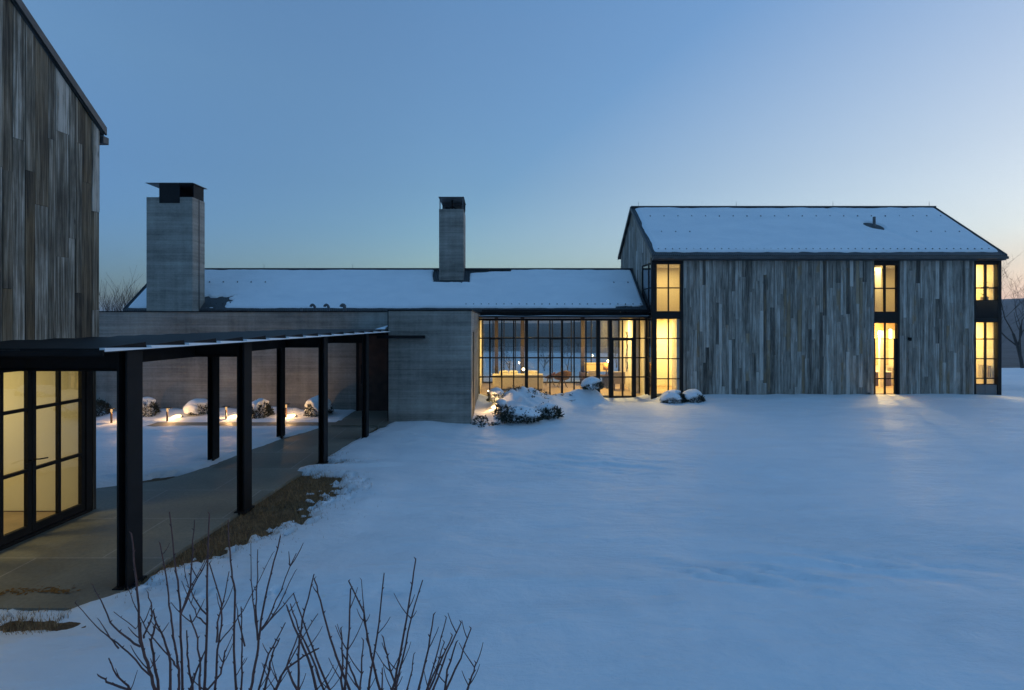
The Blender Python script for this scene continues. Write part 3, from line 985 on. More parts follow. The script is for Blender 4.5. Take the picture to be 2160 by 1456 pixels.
# small things standing in the barn rooms
tk = thing('potted_plant', 'small leafy plant in a pot behind the upper right corner window', 'plant', (19.40, 20.32, 3.2))
MB().lathe((19.40, 20.32, 3.2), [(0.10, 0), (0.13, 0.62), (0.11, 0.64)], 12).build('pot', 'grey_fabric', tk)
mb = MB()
r9 = random.Random(4)
for k in range(60):
    c = Vector((19.40 + r9.gauss(0, .07), 20.32 + r9.gauss(0, .07), 4.15 + r9.gauss(0, .12)))
    d1 = Vector((r9.gauss(0, 1), r9.gauss(0, 1), r9.gauss(0, 1))).normalized() * 0.06; d2 = d1.orthogonal().normalized() * 0.022
    mb.add([c - d1, c + d2, c + d1, c - d2], [(0, 1, 2, 3)])
mb.tube([(19.40, 20.32, 3.8), (19.40, 20.32, 4.1)], 0.012, 5)
mb.build('leaves', 'plant_green', tk)
for y0, n_, mt_, lab in ((20.19, 4, 'grey_fabric', 'grey patterned towel hanging in the lower right corner window of the barn'), (20.52, 5, 'towel', 'paler towel hanging left of the grey one in the lower right corner window')):
    tw = thing('hanging_towel', lab, 'towel', (19.52, y0, 0.6), 'towels in the barn')
    mb = MB()
    for k in range(n_):
        mb.box(19.50 + 0.012 * (k % 2), 19.53 + 0.012 * (k % 2), y0 + k * 0.034, y0 + k * 0.034 + 0.03, 0.62 + 0.02 * (k % 3), 1.08)
    mb.build('cloth', mt_, tw)
    MB().tube([(19.53, y0 - 0.03, 1.10), (19.53, y0 + 0.034 * n_ + 0.03, 1.10)], 0.01, 6).build('rail', 'black_steel', tw)

# ------------------------------------------------------------------ the long glass-fronted house
YG = 20.9
FL = -0.18
house = thing('glass_fronted_house', 'long low house with snowy roof, two concrete chimneys and a lit wall of steel windows', 'house', (-3, 22.8, 0))
HX0, HX1 = -15.05, 6.15
hE, hR, hK = (20.72, 3.335), (23.03, 5.20), (25.5, 3.25)
mb = MB()
for (ya, za), (yb, zb) in ((hE, hR), (hR, hK)):
    mb.hexa([(HX0, ya, za - 0.09), (HX1, ya, za - 0.09), (HX1, yb, zb - 0.09), (HX0, yb, zb - 0.09)], [(HX0, ya, za), (HX1, ya, za), (HX1, yb, zb), (HX0, yb, zb)])
hroof = mb.build('roof', 'corrugated_roof', house)
mb = MB()
mb.box(HX0, HX1, hR[0] - 0.08, hR[0] + 0.08, hR[1] - 0.02, hR[1] + 0.045)
for (ya, za), (yb, zb) in ((hE, hR), (hR, hK)):
    xa, xb = HX0 - 0.035, HX0 - 0.003
    mb.hexa([(xa, ya, za - 0.12), (xb, ya, za - 0.12), (xb, yb, zb - 0.12), (xa, yb, zb - 0.12)], [(xa, ya, za + 0.03), (xb, ya, za + 0.03), (xb, yb, zb + 0.03), (xa, yb, zb + 0.03)])
mb.build('ridge_trim', 'trim_metal', hroof)
C1 = (XX(926, 22.35), XX(977.8, 22.35), 22.35, 23.85)            # slim chimney
C2 = (XX(309, 20.25), XX(406, 20.25), 20.25, 21.1)               # broad chimney


def house_mask(U, V):
    n = fbm(U * 2.2, V * 6, 3)
    m = smooth(0.02, 0.06, V + 0.010 * n) * smooth(0.99, 0.955, V + 0.012 * n)
    m = m * smooth(HX0 + 0.05, HX0 + 0.2, U) * smooth(HX1 - 0.06, HX1 - 0.16, U)
    # melted round the slim chimney and along the ridge beside it
    e = np.maximum(np.abs(U - (C1[0] + C1[1]) / 2) / 0.80, np.abs(V - 0.98) / 0.33) + 0.07 * n
    m = m * smooth(0.97, 1.07, e)
    e2 = np.maximum((U - C1[1]) / 2.0, (C1[0] - U) / 0.3); band = 0.945 - 0.06 * (1 - smooth(0.0, 1.0, e2)) + 0.02 * n
    m = m * np.where((U > C1[1] - 0.2) & (U < C1[1] + 2.1), smooth(band + 0.02, band - 0.03, V), 1)
    # beside the broad chimney
    e3 = np.maximum(np.abs(U - C2[1] - 0.35) / 0.75, np.abs(V - 0.17) / 0.15) + 0.35 * fbm(U * 5, V * 20, 3)
    m = m * smooth(0.75, 1.0, e3)
    e4 = np.maximum(np.abs(U - 5.45) / 0.6, np.abs(V - 0.03) / 0.055) + 0.35 * fbm(U * 6, V * 20, 3)
    m = m * smooth(0.8, 1.0, e4)
    return np.where(m < 0.03, 0, m)


slope_snow('snow_cover', HX0 + 0.03, HX1 - 0.02, hE, hR, 0.085, house_mask, hroof, 560, 90)
for px in (557, 744):
    x = XX(px, 23.03)
    MB().tube([(x, 23.03, 5.2), (x, 23.03, 5.42)], [0.009, 0.005], 5).build('lightning_rod', 'black_steel', hroof)
for k in range(24):
    guard(-1.2 + k * 0.31, 0.10, hroof, hE, hR, 0.03)
for px in (441, 470, 500, 529, 559):
    guard(XX(px, 22.1), 0.63, hroof, hE, hR, 0.04)
for px in (1296, 1326, 973):
    guard(XX(px, 22.0), 0.62, hroof, hE, hR, 0.04)
for px in (443, 455, 470, 485):
    guard(XX(px, 20.95), 0.13, hroof, hE, hR, 0.03)
# eave fascia, gutter, ledge over the glass with its line of snow
mb = MB()
mb.box(-0.55, HX1 + 0.0, 20.62, 20.74, 3.245, 3.34)
mb.box(-0.62, HX1 + 0.02, 20.76, 21.0, 3.06, 3.24)
mb.box(HX0 + .02, -0.56, 20.70, 20.82, 3.2, 3.24)
mb.build('fascia', 'black_steel', house, bevel=0.008)
mb = MB()
mb.box(-0.66, 6.19, 20.40, 20.95, 3.0, 3.055)
mb.build('ledge', 'black_steel', house)
xs = np.linspace(-0.64, 6.15, 200)
ledge_t = 0.02 + 0.028 * np.clip(fbm(xs * 0.9, xs * 0 + 4, 3) + 0.45, 0, 1.5)
U, V = np.meshgrid(xs, np.linspace(0, 1, 7))
grid_mesh('snow_strip', U, 20.405 + 0.3 * V, 3.053 + ledge_t[None, :] * np.sin(np.pi * np.clip(V * 0.9 + 0.1, 0, 1)) ** 0.5, 'roof_snow', None, house)
# concrete chimneys
ch = MB().box(C1[0], C1[1], C1[2], C1[3], 3.6, ZZ(441, C1[2])).build('chimney', 'board_concrete', house, bevel=0.012)
zt = ZZ(441, C1[2])
mb = MB()
for x in (C1[0] + 0.02, C1[1] - 0.06):
    for y in (C1[2] + 0.03, C1[3] - 0.07):
        mb.box(x, x + 0.04, y, y + 0.04, zt, zt + 0.50)
cx_, cy_ = (C1[0] + C1[1]) / 2, (C1[2] + C1[3]) / 2
mb.hexa([(C1[0] - .02, C1[2] - .02, zt + .505), (C1[1] + .02, C1[2] - .02, zt + .505), (C1[1] + .02, C1[3] + .02, zt + .505), (C1[0] - .02, C1[3] + .02, zt + .505)],
        [(C1[0] - .02, C1[2] - .02, zt + .53), (C1[1] + .02, C1[2] - .02, zt + .53), (C1[1] + .02, C1[3] + .02, zt + .53), (C1[0] - .02, C1[3] + .02, zt + .53)])
mb.box(C1[0], C1[1], C1[3] - 0.09, C1[3] - 0.075, zt + 0.18, zt + 0.50)
mb.build('chimney_cap', 'cap_steel', ch)
mb = MB()
mb.tube([(cx_, cy_ - .2, zt), (cx_, cy_ - .2, zt + 0.56)], 0.035, 8)
mb.tube([(cx_ - 0.16, cy_ - .25, zt + 0.06), (cx_ - 0.1, cy_ - .25, zt + 0.17), (cx_ + 0.04, cy_ - .25, zt + 0.2), (cx_ + 0.18, cy_ - .25, zt + 0.1), (cx_ + 0.2, cy_ - .25, zt)], 0.035, 7)
mb.box(cx_ - 0.3, cx_ - 0.12, cy_ - 0.35, cy_ - 0.15, zt, zt + 0.16)
mb.build('flue', 'black_steel', ch)
# broad chimney: notch at the top with a flat hood on stub walls
zt2 = ZZ(416, C2[2])
nx0, nx1 = XX(336, C2[2]), XX(379.5, C2[2])
zn = ZZ(428.5, C2[2])
mb = MB()
mb.box(C2[0], C2[1], C2[2], C2[3], 2.9, zn)
mb.box(C2[0], nx0, C2[2], C2[3], zn, zt2)
mb.box(nx1, C2[1], C2[2], C2[3], zn, zt2)
ch2 = mb.build('chimney', 'board_concrete', house)
mb = MB()
mb.box(nx0 + 0.004, nx1 - 0.004, C2[2] - 0.012, C2[2] + 0.03, zn + 0.002, ZZ(387, C2[2]))
mb.box(nx0 + 0.06, nx0 + 0.09, C2[2] + 0.03, C2[3] - 0.1, zt2, ZZ(387, C2[2]))
mb.box(XX(404, C2[2]), XX(405.5, C2[2]), C2[2] + 0.1, C2[3] - 0.05, zt2, ZZ(387, C2[2]))
mb.box(nx0 + 0.09, XX(404, C2[2]), C2[3] - 0.1, C2[3] - 0.07, zt2, ZZ(387, C2[2]))
mb.build('flue_screen', 'black_steel', ch2)
zc = ZZ(385.8, C2[2])
mb = MB()
mb.hexa([(C2[0] - 0.02, C2[2] - 0.03, zc - 0.02), (C2[1] + 0.04, C2[2] - 0.03, zc - 0.02), (C2[1] + 0.06, C2[3] + 0.1, zc - 0.02), (C2[0] - 0.02, C2[3] + 0.1, zc - 0.02)],
        [(C2[0] - 0.02, C2[2] - 0.03, zc), (C2[1] + 0.04, C2[2] - 0.03, zc), (C2[1] + 0.06, C2[3] + 0.1, zc), (C2[0] - 0.02, C2[3] + 0.1, zc)])
mb.build('chimney_cap', 'cap_steel', ch2)
mb = MB()
mb.box(C2[1] + 0.002, C2[1] + 0.012, C2[2] + 0.42, C2[2] + 0.435, 3.3, zt2 - 0.01)
mb.box(C2[1] + 0.002, C2[1] + 0.012, C2[2] + 0.46, C2[2] + 0.475, 3.3, zt2 - 0.01)
mb.build('flue_seam', 'cap_steel', ch2)
# walls
mb = MB()
mb.box(HX0 + 0.2, -0.70, 21.0, 21.15, -0.3, 3.1)
mb.box(HX0 + 0.2, HX0 + 0.35, 21.15, 25.2, -0.3, 3.2)
mb.box(HX0 + 0.35, -0.70, 25.05, 25.2, -0.3, 3.1)
mb.add([(HX0 + 0.2, 21.0, 3.1), (HX0 + 0.2, 25.2, 3.1), (HX0 + 0.2, hR[0], hR[1] - .12)], [(0, 1, 2)])
mb.build('wall', 'board_concrete', house)


# the glazed wall
def gx_(px):
    return XX(px, YG)


def gz_(py):
    return ZZ(py, YG)


mb = MB()
win_frame(mb, [], [], gx_(1007.5), gx_(1367.5), gz_(843), gz_(671.5), YG, 0.06, 0.04, 0.09)
for px in (1033, 1058.5, 1083.5, 1135, 1160, 1211, 1236, 1313):
    mb.box(gx_(px) - 0.024, gx_(px) + 0.024, YG - 0.035, YG + 0.035, gz_(840), gz_(674))
for px, w in ((1110.5, 0.13), (1185.5, 0.08), (1261.5, 0.15), (1287.5, 0.13), (1338, 0.12), (1363.5, 0.10)):
    mb.box(gx_(px) - w / 2, gx_(px) + w / 2, YG - 0.055, YG + 0.055, gz_(840), gz_(674))
for py in (713.7, 754.8, 795.3):
    mb.box(gx_(1011), gx_(1366), YG - 0.03, YG + 0.03, gz_(py) - 0.024, gz_(py) + 0.024)
gw = mb.build('glazed_wall', 'window_steel', house)
mb = MB()
for a, b in ((1033, 1058.5), (1160, 1185.5)):
    win_frame(mb, [], [(gz_(755), 0.045)], gx_(a), gx_(b), gz_(795.5), gz_(714), YG - 0.012, 0.055, 0.04, 0.045)
mb.build('casement', 'window_steel', gw)
mb = MB()
win_frame(mb, [(gx_(1313), 0.05)], [(gz_(754.8), 0.05), (gz_(795.3), 0.05)], gx_(1289), gx_(1337), gz_(840), gz_(714), YG - 0.014, 0.06, 0.04, 0.085)
mb.build('door', 'window_steel', gw)
MB().box(gx_(1008), gx_(1367), YG - 0.004, YG + 0.004, gz_(842), gz_(672)).build('pane', 'window_glass', gw)
MB().tube([(gx_(1371.5), YG - 0.15, -0.3), (gx_(1371.5), YG - 0.15, 3.0)], 0.045, 10).build('downpipe', 'gutter_metal', house)
# the room behind it
RX0, RX1, RYB = -0.66, 6.10, 25.15
for q in ((RX0 - 0.04, RX0, YG + 0.08, RYB, FL, 3.05), (6.10, 6.16, 22.62, RYB, FL, 3.05), (6.10, 6.18, 20.97, 21.6, FL, 3.05), (5.86, 6.098, 21.75, 22.6, FL, 3.04)):
    MB().box(*q).build('interior_wall', 'cream_plaster', house)
MB().box(RX0, 6.2, YG + 0.065, RYB + 0.1, FL - 0.06, FL).build('floor', 'oak_floor', house)
MB().box(RX0 - 0.04, 6.2, YG + 0.065, RYB + 0.1, 3.055, 3.10).build('ceiling', 'white_plaster', house)
mb = MB()
win_frame(mb, [(XX(px, RYB), 0.05) for px in (1040, 1063, 1087, 1136, 1165, 1205, 1247, 1283)], [(1.05, 0.04), (2.05, 0.04)], RX0, 6.1, FL, 2.95, RYB, 0.04, 0.04, 0.07)
bw = mb.build('window', 'window_steel', house)
MB().box(RX0, 6.1, RYB - 0.004, RYB + 0.004, FL, 2.95).build('pane', 'window_glass', bw)
for px in (1047, 1102, 1229):
    x = XX(px, RYB - .25)
    MB().box(x - 0.09, x + 0.09, RYB - 0.35, RYB - 0.15, FL, 3.05).build('post', 'oak_post', house)
lamp('room_light', 'AREA', (1.0, 22.2, 3.0), 42, house, size=1.2)
lamp('room_light', 'AREA', (5.0, 22.9, 3.0), 75, house, size=0.9)

# furniture
def cush(mb, x0, x1, y0, y1, z0, z1):
    mb.box(x0, x1, y0, y1, z0, z1)


ys_ = 22.3
sx0, sx1 = XX(1039, ys_), XX(1146, ys_)
sofa = thing('sofa', 'long cream sofa with its back to the glass, lit from the left', 'sofa', ((sx0 + sx1) / 2, ys_ + .4, FL))
MB().box(sx0, sx1, ys_, ys_ + 0.2, FL + 0.09, FL + 0.74).build('backrest', 'cream_fabric', sofa, bevel=0.04)
MB().box(sx0 + 0.2, sx1 - 0.2, ys_ + 0.205, ys_ + 0.95, FL + 0.09, FL + 0.44).build('seat', 'cream_fabric', sofa, bevel=0.04)
for a in (sx0, sx1 - 0.195):
    MB().box(a, a + 0.195, ys_ + 0.205, ys_ + 0.95, FL + 0.09, FL + 0.60).build('armrest', 'cream_fabric', sofa, bevel=0.04)
for a, w in ((sx0 + 0.28, 0.42), (sx0 + 0.72, 0.40), (sx1 - 0.72, 0.5)):
    MB().box(a, a + w, ys_ + 0.21, ys_ + 0.40, FL + 0.45, FL + 0.86).build('cushion', 'cream_fabric', sofa, bevel=0.07)
for x in (sx0 + 0.08, sx1 - 0.08):
    for y in (ys_ + 0.08, ys_ + 0.85):
        MB().box(x - 0.03, x + 0.03, y - 0.03, y + 0.03, FL, FL + 0.088).build('leg', 'walnut', sofa)


def bulb_lamp(px, py, Y, lab, zbase, energy, stand=True):
    p = P(px, py, Y)
    t = thing('reading_lamp', lab, 'lamp', (p.x, p.y, zbase), 'bare bulb lamps in the glass room')
    MB().lathe((p.x, p.y, p.z - 0.05), [(0.012, 0), (0.04, 0.02), (0.055, 0.05), (0.04, 0.085), (0.012, 0.1)], 12).build('bulb', 'bulb', t, smooth=True)
    MB().tube([(p.x, p.y, zbase), (p.x, p.y, p.z - 0.05)], 0.012, 8).build('stem', 'black_steel', t)
    MB().lathe((p.x, p.y, zbase), [(0.11, 0), (0.11, 0.015), (0.03, 0.03)], 14).build('base', 'black_steel', t)
    lamp('bulb_light', 'POINT', (p.x, p.y, p.z + 0.001), energy, t, size=0.06)
    return t


tb = thing('side_table', 'small round table behind the cream sofa under the left bulb lamp', 'table', (XX(1104, 23.4), 23.4, FL))
p = tb.location
MB().lathe((p.x, p.y, FL + 0.50), [(0.26, 0), (0.26, 0.03)], 18).build('tabletop', 'walnut', tb)
MB().tube([(p.x, p.y, FL), (p.x, p.y, FL + 0.5)], 0.03, 8).build('leg', 'walnut', tb)
bulb_lamp(1104, 779, 23.4, 'bare glowing bulb lamp rising just behind the cream sofa', FL + 0.53, 24)
bulb_lamp(1283, 762, 23.2, 'bare glowing bulb lamp on a tall stem beside the glass door', FL, 24)
# uplight on the floor at the end of the sofa
u = P(1031, 829, 21.5)
t = thing('floor_uplight', 'small uplight on the floor at the left end of the cream sofa', 'lamp', (u.x, u.y, FL))
MB().lathe((u.x, u.y, FL), [(0.06, 0), (0.07, 0.10), (0.06, 0.11)], 12).build('housing', 'black_steel', t)
MB().lathe((u.x, u.y, FL + 0.112), [(0.05, 0), (0.05, 0.006)], 12).build('lens', 'bulb', t)
lamp('uplight', 'SPOT', (u.x, u.y, FL + 0.15), 40, t, size=0.04, rot=(math.radians(180 - 12), math.radians(-14), 0), spot=math.radians(120))


def shell_chair(px, Y, lab, w, h, mat, rz=0.0):
    c = Vector((XX(px, Y), Y, FL))
    t = thing('lounge_chair', lab, 'chair', c, 'low chairs in the glass room')
    n, m_ = 22, 14
    A_, T_ = np.meshgrid(np.linspace(-math.pi * 0.98, math.pi * 0.98, n), np.linspace(0, 1, m_))
    top = 0.40 + 0.36 * h * (0.5 + 0.5 * np.cos(A_ - 0.3)) ** 1.2
    r = w * (0.25 + 0.75 * np.sin(T_ * math.pi / 2) ** 0.6)
    X_ = c.x + r * np.sin(A_ + rz) ; Y_ = c.y - r * np.cos(A_ + rz)
    Z_ = FL + 0.34 + (top - 0.34) * T_ ** 1.5
    s_ = grid_mesh('shell', X_, Y_, Z_, mat, None, t)
    sd = s_.modifiers.new('solid', 'SOLIDIFY'); sd.thickness = 0.05
    MB().lathe((c.x, c.y, FL + 0.36), [(w * 0.55, 0), (w * 0.62, 0.06), (w * 0.5, 0.10)], 18).build('seat', mat, t, smooth=True)
    for k in range(4):
        a = math.pi / 4 + k * math.pi / 2
        MB().tube([(c.x + 0.1 * math.cos(a), c.y + 0.1 * math.sin(a), FL + 0.36), (c.x + 0.3 * math.cos(a), c.y + 0.3 * math.sin(a), FL)], [0.018, 0.012], 6).build('leg', 'walnut', t)


shell_chair(1186, 23.5, 'dark red shell chair standing in the middle of the glass room', 0.40, 1.15, 'red_leather')
shell_chair(1160, 24.1, 'smaller dark red shell chair behind the sofa end', 0.26, 0.7, 'red_leather', 0.8)


def armchair(px0, px1, Y, h, lab, mat):
    x0, x1 = XX(px0, Y), XX(px1, Y)
    t = thing('armchair', lab, 'chair', ((x0 + x1) / 2, Y + .35, FL), 'grey armchairs in the glass room')
    MB().box(x0, x1, Y, Y + 0.12, FL + 0.30, FL + h).build('backrest', mat, t, bevel=0.025)
    MB().box(x0 + 0.08, x1 - 0.08, Y + 0.125, Y + 0.62, FL + 0.28, FL + 0.44).build('seat', mat, t, bevel=0.025)
    for a in (x0, x1 - 0.075):
        MB().box(a, a + 0.075, Y + 0.125, Y + 0.62, FL + 0.30, FL + 0.62).build('armrest', mat, t, bevel=0.02)
    for a in (x0 + 0.03, x1 - 0.08):
        for y in (Y + 0.03, Y + 0.55):
            MB().box(a, a + 0.05, y, y + 0.05, FL, FL + 0.299).build('leg', 'walnut', t)


armchair(1294, 1319, 22.4, 0.83, 'grey upholstered armchair on four legs seen through the glass door', 'grey_fabric')
armchair(1242, 1266, 23.2, 0.80, 'grey upholstered armchair left of the desk lamp', 'grey_fabric')
armchair(1226, 1239, 24.0, 0.62, 'small dark chair next to the left grey armchair', 'walnut')
# desk with lamp
dx0, dx1 = XX(1236, 24.2), XX(1292, 24.2)
t = thing('console', 'long golden console along the back of the glass room', 'cabinet', ((dx0 + dx1) / 2, 24.4, FL))
MB().box(dx0, dx1, 24.2, 24.62, FL + 0.66, FL + 1.02).build('body', 'gold_lacquer', t)
MB().box(dx0 - 0.02, dx1 + 0.02, 24.18, 24.64, FL + 1.022, FL + 1.05).build('top', 'gold_lacquer', t)
for x in (dx0 + 0.03, dx1 - 0.07):
    MB().box(x, x + 0.05, 24.25, 24.3, FL, FL + 0.658).build('leg', 'walnut', t)
lx, ly = XX(1279, 23.6), 23.6
t = thing('side_table', 'small dark cabinet carrying the amber lamp', 'table', (lx, ly, FL))
MB().box(lx - 0.16, lx + 0.2, ly - 0.18, ly + 0.18, FL + 0.04, FL + 0.52).build('cabinet', 'navy_paint', t, bevel=0.01)
MB().box(lx - 0.30, lx + 0.22, ly - 0.2, ly + 0.2, FL + 0.522, FL + 0.56).build('tabletop', 'walnut', t)
MB().box(lx - 0.30, lx - 0.17, ly - 0.18, ly + 0.18, FL + 0.0, FL + 0.04).build('foot', 'walnut', t)
t = thing('table_lamp', 'amber shaded table lamp on the small dark cabinet', 'lamp', (lx, ly, FL + 0.56))
MB().lathe((lx, ly, FL + 0.56), [(0.09, 0), (0.09, 0.02), (0.03, 0.04), (0.025, 0.26)], 14).build('base', 'walnut', t)
MB().lathe((lx, ly, FL + 0.80), [(0.155, 0), (0.14, 0.32)], 20).build('lamp_shade', 'amber_shade', t, smooth=True)
t = thing('book_stack', 'short stack of pale books on the floor by the dark cabinet', 'books', (lx - 0.36, ly - 0.2, FL))
for k in range(5):
    MB().box(lx - 0.52 + 0.01 * (k % 2), lx - 0.33 - 0.012 * (k % 3), ly - 0.3, ly - 0.05, FL + 0.052 * k, FL + 0.052 * k + 0.046).build('book', 'towel' if k % 2 else 'walnut', t)
# wall sculpture
mb = MB()
r5 = random.Random(8)
for s_ in range(5):
    pts = []
    y = 23.2 + 0.12 * s_
    for k in range(12):
        pts.append((6.055, y + r5.uniform(-0.14, 0.14), 0.55 + k * 0.165))
    mb.tube(pts, 0.014, 5)
tag(mb.build('wall_sculpture', 'ink_black'), 'tall black scribble of wire hung on the pale wall by the glass door', 'sculpture')

# ------------------------------------------------------------------ the flat-roofed concrete wing
conc = thing('concrete_wing', 'flat-roofed wing of board-marked concrete with a dark entrance under the canopy', 'building', (-5, 18, 0))
TZ = 3.165
YW = 16.3
mb = MB()
mb.box(-14.0, -3.02, YW, YW + 0.3, -0.4, TZ)
mb.box(-14.0, -13.7, YW + 0.3, 20.95, -0.4, TZ - 0.003)
mb.build('wall', 'board_concrete', conc)
blk = MB()
blk.box(-3.01, -0.68, 14.4, 20.83, -0.6, TZ + 0.006)
blk.build('block', 'board_concrete', conc, bevel=0.01)
MB().box(-13.7, -3.02, YW + 0.3, 20.95, TZ - 0.30, TZ - 0.16).build('roof', 'dark_panel', conc)
mb = MB()
mb.box(-14.02, -3.02, YW - 0.02, YW + 0.32, TZ + 0.002, TZ + 0.03)
mb.box(-3.05, -0.66, 14.38, 14.7, TZ + 0.009, TZ + 0.035)
mb.box(-0.92, -0.66, 14.703, 20.6, TZ + 0.009, TZ + 0.035)
mb.box(-3.075, -3.012, 14.6, 16.25, 0.0, TZ + 0.03)
mb.build('coping', 'black_steel', conc)
xs = np.linspace(-13.6, -3.1, 160); vs = np.linspace(0, 1, 24)
U, V = np.meshgrid(xs, vs)
Z = TZ - 0.10 + 0.13 * np.clip(0.5 + fbm(U * 0.35 + 4, V * 3, 3), 0, 1.2) + 0.10 * smooth(-4.6, -3.2, U)
grid_mesh('snow_cover', U, YW + 0.33 + 4.2 * V, Z, 'roof_snow', None, conc)
for px, kind in ((636, 0), (664, 1), (693, 1), (727, 2)):
    y = 17.4
    x = XX(px, y); z0 = TZ - 0.15; zt_ = ZZ(642 if kind else 649.5, y)
    mb = MB()
    if kind == 0:
        mb.tube([(x, y, z0), (x, y, zt_)], 0.035, 10)
    else:
        r = 0.045 if kind == 1 else 0.055
        dx = -1
        pts = [(x, y, z0), (x, y, zt_ - 0.09)]
        for k in range(1, 7):
            a = math.pi * k / 6
            pts.append((x + dx * (0.06 - 0.06 * math.cos(a)), y - 0.05 * (kind == 1), zt_ - 0.09 + 0.07 * math.sin(a)))
        mb.tube(pts, r, 10)
    mb.build('vent_pipe', 'cap_steel', conc, smooth=True)
MB().box(-0.684, -0.666, 15.5, 16.1, -0.2, ZZ(700, 15.8)).build('slot_window', 'black_steel', conc)
dd = MB().box(XX(757, YW), -3.08, YW - 0.05, YW - 0.004, 0.02, 2.42).build('door', 'door_wood', conc)
MB().tube([(XX(764, YW), YW - 0.10, 0.9), (XX(764, YW), YW - 0.10, 1.5)], 0.015, 8).build('handle', 'black_steel', dd)
mb = MB()
mb.box(XX(757, YW) - 0.07, XX(757, YW) - 0.003, YW - 0.07, YW - 0.004, 0.02, 2.5)
mb.box(XX(757, YW), -3.08, YW - 0.07, YW - 0.004, 2.423, 2.5)
mb.build('door_frame', 'black_steel', conc)

# ------------------------------------------------------------------ the canopy over the walk
can = thing('steel_canopy', 'black steel canopy on H-section posts over the paved walk', 'canopy', (-4.6, 9.5, 0))
CZ = 2.567


def cxr(y):
    return -4.085 + (y - 5.53) * 0.1193


POSTS_R = [(-4.09, 5.53), (-3.905, 7.73), (-3.575, 10.34), (-3.26, 12.49)]
POSTS_L = [(-5.86, 10.42), (-5.37, 12.56)]


def hpost(x, y, z1, w=0.115, d=0.24):
    m_ = MB()
    ft, wt_ = 0.022, 0.016
    m_.box(x, x + ft, y, y + d, -0.15, z1)
    m_.box(x + w - ft, x + w, y, y + d, -0.15, z1)
    m_.box(x + ft, x + w - ft, y + d / 2 - wt_ / 2, y + d / 2 + wt_ / 2, -0.15, z1)
    m_.box(x - 0.03, x + w + 0.03, y - 0.03, y + d + 0.03, -0.02, 0.012)
    return m_.build('post', 'black_steel', can)


for x, y in POSTS_R:
    hpost(x, y, CZ - 0.002)
for x, y in POSTS_L:
    hpost(x, y, CZ - 0.22)
mb = MB()
LX = [-6.45, -6.16, -5.78, -5.42]
for (x, y), lx_ in zip(POSTS_R, LX):
    xr = x - 0.003
    mb_ = MB()
    mb_.box(lx_, xr, y + 0.10, y + 0.115, CZ - 0.21, CZ - 0.012)        # web
    mb_.box(lx_, xr, y + 0.05, y + 0.165, CZ - 0.222, CZ - 0.211)       # bottom flange
    mb_.box(lx_, xr, y + 0.05, y + 0.165, CZ - 0.011, CZ - 0.001)
    if y < 6:
        mb_.box(-9.0, lx_ - 0.002, y + 0.10, y + 0.115, CZ - 0.21, CZ - 0.012)
    mb_.build('crossbeam', 'black_steel', can)
mb = MB()
yy = [5.66, 7.80, 10.42, 12.55, 14.2]
for a, b in zip(yy[:-1], yy[1:]):                                        # centre joist between the crossbeams
    xa, xb = cxr(a) - 0.80, cxr(b) - 0.80
    mb.hexa([(xa - 0.05, a + .02, CZ - 0.222), (xa + 0.05, a + .02, CZ - 0.222), (xb + 0.05, b - .02, CZ - 0.222), (xb - 0.05, b - .02, CZ - 0.222)],
            [(xa - 0.05, a + .02, CZ - 0.02), (xa + 0.05, a + .02, CZ - 0.02), (xb + 0.05, b - .02, CZ - 0.02), (xb - 0.05, b - .02, CZ - 0.02)])
mb.build('joist', 'black_steel', can)
ya, yb = 5.22, 14.2
mb = MB()
xa, xb = cxr(ya) + 0.135, cxr(yb) + 0.135
mb.hexa([(xa - 0.06, ya, CZ), (xa, ya, CZ), (xb, yb, CZ), (xb - 0.06, yb, CZ)], [(xa - 0.06, ya, CZ + .012), (xa, ya, CZ + .012), (xb, yb, CZ + .012), (xb - 0.06, yb, CZ + .012)])
la, lb = xa - 2.45, xb - 2.28
mb.hexa([(la, ya, CZ - .1), (la + .05, ya, CZ - .1), (lb + .05, yb, CZ - .1), (lb, yb, CZ - .1)], [(la, ya, CZ + .012), (la + .05, ya, CZ + .012), (lb + .05, yb, CZ + .012), (lb, yb, CZ + .012)])
mb.box(-9.0, xa, 5.2, 5.217, CZ - 0.03, CZ + 0.03)
mb.build('edge_rail', 'black_steel', can)
mb = MB()
y = ya + 0.005
while y < 14.1:
    y2 = min(y + 0.60, 14.2)
    p, q = cxr(y) + 0.135, cxr(y2) + 0.135
    mb.hexa([(p - 0.055, y, CZ + .0125), (p + .004, y, CZ + .0125), (q + .004, y2 - .004, CZ + .0125), (q - 0.055, y2 - .004, CZ + .0125)],
            [(p - 0.055, y, CZ + .052), (p, y, CZ + .048), (q, y2 - .004, CZ + .024), (q - 0.055, y2 - .004, CZ + .026)])
    y += 0.60
mb.build('snow_strip', 'roof_snow', can)
y = 5.21
k = 0
while y < 14.0:
    y2 = min(y + 0.615, 14.2)
    mb = MB()
    r0, r1 = cxr(y) + 0.072, cxr(y2) + 0.072
    if k == 0:
        l0, l1 = -9.0, -9.0
    else:
        l0, l1 = r0 - 2.45, r1 - 2.45
    if 5.5 < y < 7.9:
        l0 = max(l0, -6.1); l1 = max(l1, -6.1)
        l0 = l1 = -6.05
    mb.hexa([(l0, y + .003, CZ + .032), (r0, y + .003, CZ + .032), (r1, y2, CZ + .016), (l1, y2, CZ + .016)],
            [(l0, y + .003, CZ + .046), (r0, y + .003, CZ + .046), (r1, y2, CZ + .088), (l1, y2, CZ + .088)])
    mb.build('roof_panel', 'black_steel', can)
    y += 0.60
    k += 1
mb = MB()
mb.box(-3.3, XX(896, 14.3), 14.25, 14.385, ZZ(714, 14.3), ZZ(708, 14.3))
mb.box(XX(730, 16.2), -3.09, 14.22, 16.24, 2.52, 2.60)
mb.build('ledger', 'black_steel', can)
